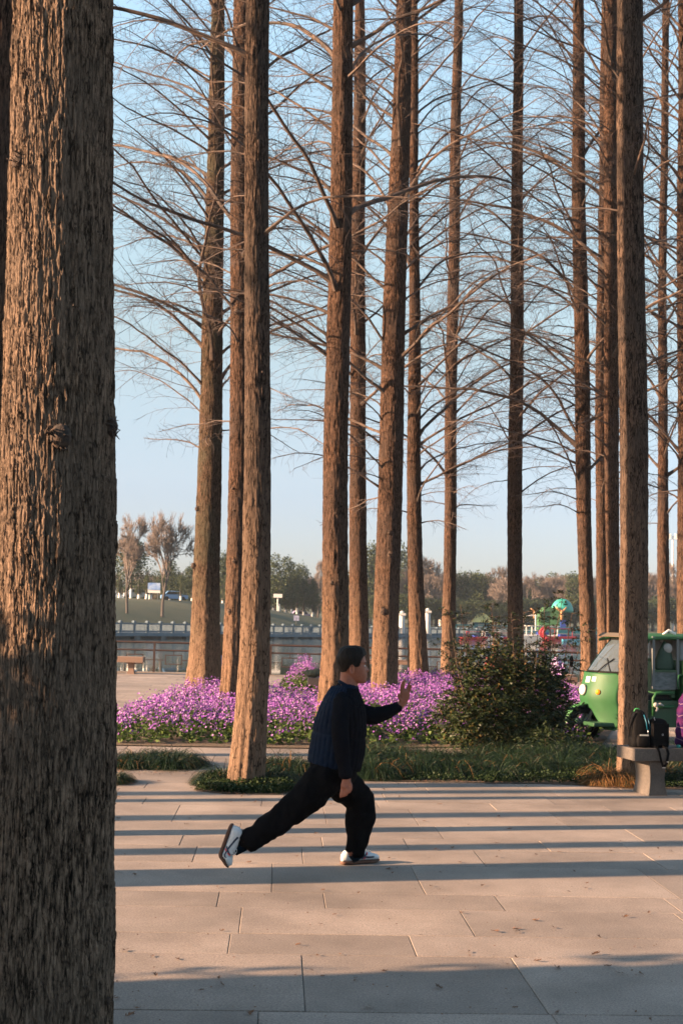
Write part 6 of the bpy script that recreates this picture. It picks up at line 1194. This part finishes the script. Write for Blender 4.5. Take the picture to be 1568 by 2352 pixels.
# parked vehicles glimpsed as pale and blue patches on the road behind the left lawn
for (px, w_, colr, lb) in ((400, 3.8, (0.12, 0.25, 0.45), 'pale blue car behind the far lawn at the left'), (316, 3.8, (0.40, 0.40, 0.40), 'pale grey car behind the far lawn, left of the billboard'), (690, 4.0, (0.25, 0.20, 0.30), 'mauve-grey car behind the far lawn left of the thick redwood')):
    q = on_bank(px, 30); root = thing('parked_car', lb, 'car', q, 0.2); cm = mat('car_paint', colr, 0.4); m = MB(); m.prism([(-w_/2, 0.3), (w_/2, 0.3), (w_/2, 0.8), (w_*0.3, 0.9), (w_*0.18, 1.4), (-w_*0.25, 1.4), (-w_*0.38, 0.9), (-w_/2, 0.8)], -0.8, 0.8); m.obj('body', cm, root, bevel=0.06)
    m = MB(); m.prism([(w_*0.26, 0.92), (w_*0.16, 1.33), (-w_*0.23, 1.33), (-w_*0.34, 0.92)], -0.82, 0.82); m.obj('window', DARK, root)
    for x in (-0.3, 0.3):
        m = MB(); m.tube([(x*w_, -0.82, 0.33), (x*w_, 0.82, 0.33)], 0.33, 14); m.obj('wheel', RUB, root)

# ------------------------------------------------------------------ people half hidden behind the shrub, scooter between the trunks
def sitter(px, pyhead, Y, coat, hairc, label):
    h = P(px, pyhead, Y); z0 = h.z-1.22; root = thing('person', label, 'person', (h.x, Y, 0)); m = MB(); zz = h.z
    m.ball((0, 0, zz-0.11), (0.085, 0.09, 0.115)); m.tube([(0, 0, zz-0.2), (0, 0, zz-0.32)], [0.05, 0.07], 10)
    m.tube([(0, 0.02, zz-0.30), (0, 0.03, zz-0.55), (0, 0.04, zz-0.85)], [0.15, 0.18, 0.19], 14)
    for s in (-1, 1):
        m.tube([(s*0.17, 0, zz-0.34), (s*0.23, -0.08, zz-0.60), (s*0.12, -0.30, zz-0.70)], [0.06, 0.05, 0.04], 8)
        m.tube([(s*0.10, 0.0, zz-0.85), (s*0.13, -0.42, zz-0.82), (s*0.12, -0.45, max(0.04, zz-1.27))], [0.09, 0.075, 0.05], 8); m.box((s*0.12, -0.50, 0.05), (0.09, 0.24, 0.09))
    remesh('body', m.mesh('body', SKIN), 0.02, SKIN, root, 2, world=False)
    m = MB(); m.tube([(0, 0.02, zz-0.27), (0, 0.03, zz-0.55), (0, 0.04, zz-0.90)], [0.13, 0.20, 0.215], 14)
    for s in (-1, 1): m.tube([(s*0.15, 0, zz-0.33), (s*0.235, -0.08, zz-0.60), (s*0.13, -0.28, zz-0.70)], [0.075, 0.066, 0.055], 8)
    remesh('coat', m.mesh('coat', coat), 0.02, coat, root, 2, lambda co: 0.012*noise.noise(co*9), world=False)
    m = MB(); 
    for s in (-1, 1): m.tube([(s*0.10, 0.0, zz-0.86), (s*0.13, -0.42, zz-0.82), (s*0.12, -0.45, max(0.10, zz-1.2))], [0.11, 0.09, 0.07], 8)
    remesh('trousers', m.mesh('trousers', BLACK), 0.02, BLACK, root, 1, world=False)
    m = MB(); m.ball((0, 0.015, zz-0.085), (0.098, 0.10, 0.10)); o = m.obj('hair', hairc, root, True)
ORH = mat('orange_hat', (0.45, 0.14, 0.03), 0.8); RC = mat('dark_red_coat', (0.12, 0.02, 0.02), 0.9); DC = mat('dark_coat', (0.02, 0.02, 0.03), 0.9)
sitter(1138, 1478, 31.5, RC, ORH, 'person in a dark red coat and orange hat sitting behind the big shrub'); sitter(1186, 1482, 32.5, DC, HAIR, 'dark-haired person behind the shrub, partly hidden by the solitary redwood')
g0 = G(1162, 1556); bench('granite bench behind the big shrub where two people sit', (g0.x, 32.2, 0), 0.0, 1.8, 0.4, 0.36, 0.12, WB)
g0 = G(513, 1578); root = thing('mobility_scooter', 'dark blue scooter glimpsed between the mossy-sided and gnarled redwoods', 'scooter', g0, 1.3)
m = MB(); m.box((0, 0, 0.30), (0.75, 0.34, 0.16)); m.box((-0.28, 0, 0.55), (0.24, 0.30, 0.36)); m.obj('body', mat('dark_blue_plastic', (0.004, 0.014, 0.05), 0.6, spec=0.15), root, bevel=0.04); m = MB(); m.box((-0.25, 0, 0.78), (0.36, 0.34, 0.12)); m.box((-0.42, 0, 0.98), (0.08, 0.32, 0.40)); m.obj('seat', RUB, root, bevel=0.03)
m = MB(); m.tube([(0.38, 0, 0.25), (0.30, 0, 0.85), (0.22, 0, 1.0)], 0.035, 8); m.tube([(0.22, -0.26, 1.0), (0.22, 0.26, 1.0)], 0.02, 8); m.obj('steering_column', GREYM, root, True)
for x in (-0.32, 0.40): m = MB(); m.tube([(x, -0.07, 0.17), (x, 0.07, 0.17)], 0.17, 18); m.obj('wheel', RUB, root)
# white pebble-like litter by the far bench leg
g0 = G(306, 1546); m = MB(); m.ball((0, 0, 0.05), (0.10, 0.07, 0.05)); o = m.obj('paper_litter', WHITEW, None, True); o.location = g0; tag(o, 'crumpled white paper lying at the leg of the far bench', 'litter')

# ------------------------------------------------------------------ thin winter haze over the lake
hz = MB(); hz.box((0, 240, 29), (1900, 620, 62.6)); 
hm_ = bpy.data.materials.new('haze_air'); hm_.use_nodes = True; t = hm_.node_tree; t.nodes.clear(); vo = t.nodes.new('ShaderNodeVolumePrincipled'); vo.inputs['Color'].default_value = (0.72, 0.86, 1.0, 1); vo.inputs['Density'].default_value = 0.00019; vo.inputs['Anisotropy'].default_value = 0.2
ou = t.nodes.new('ShaderNodeOutputMaterial'); t.links.new(vo.outputs[0], ou.inputs['Volume']); o = hz.obj('haze', hm_); o['kind'] = 'stuff'
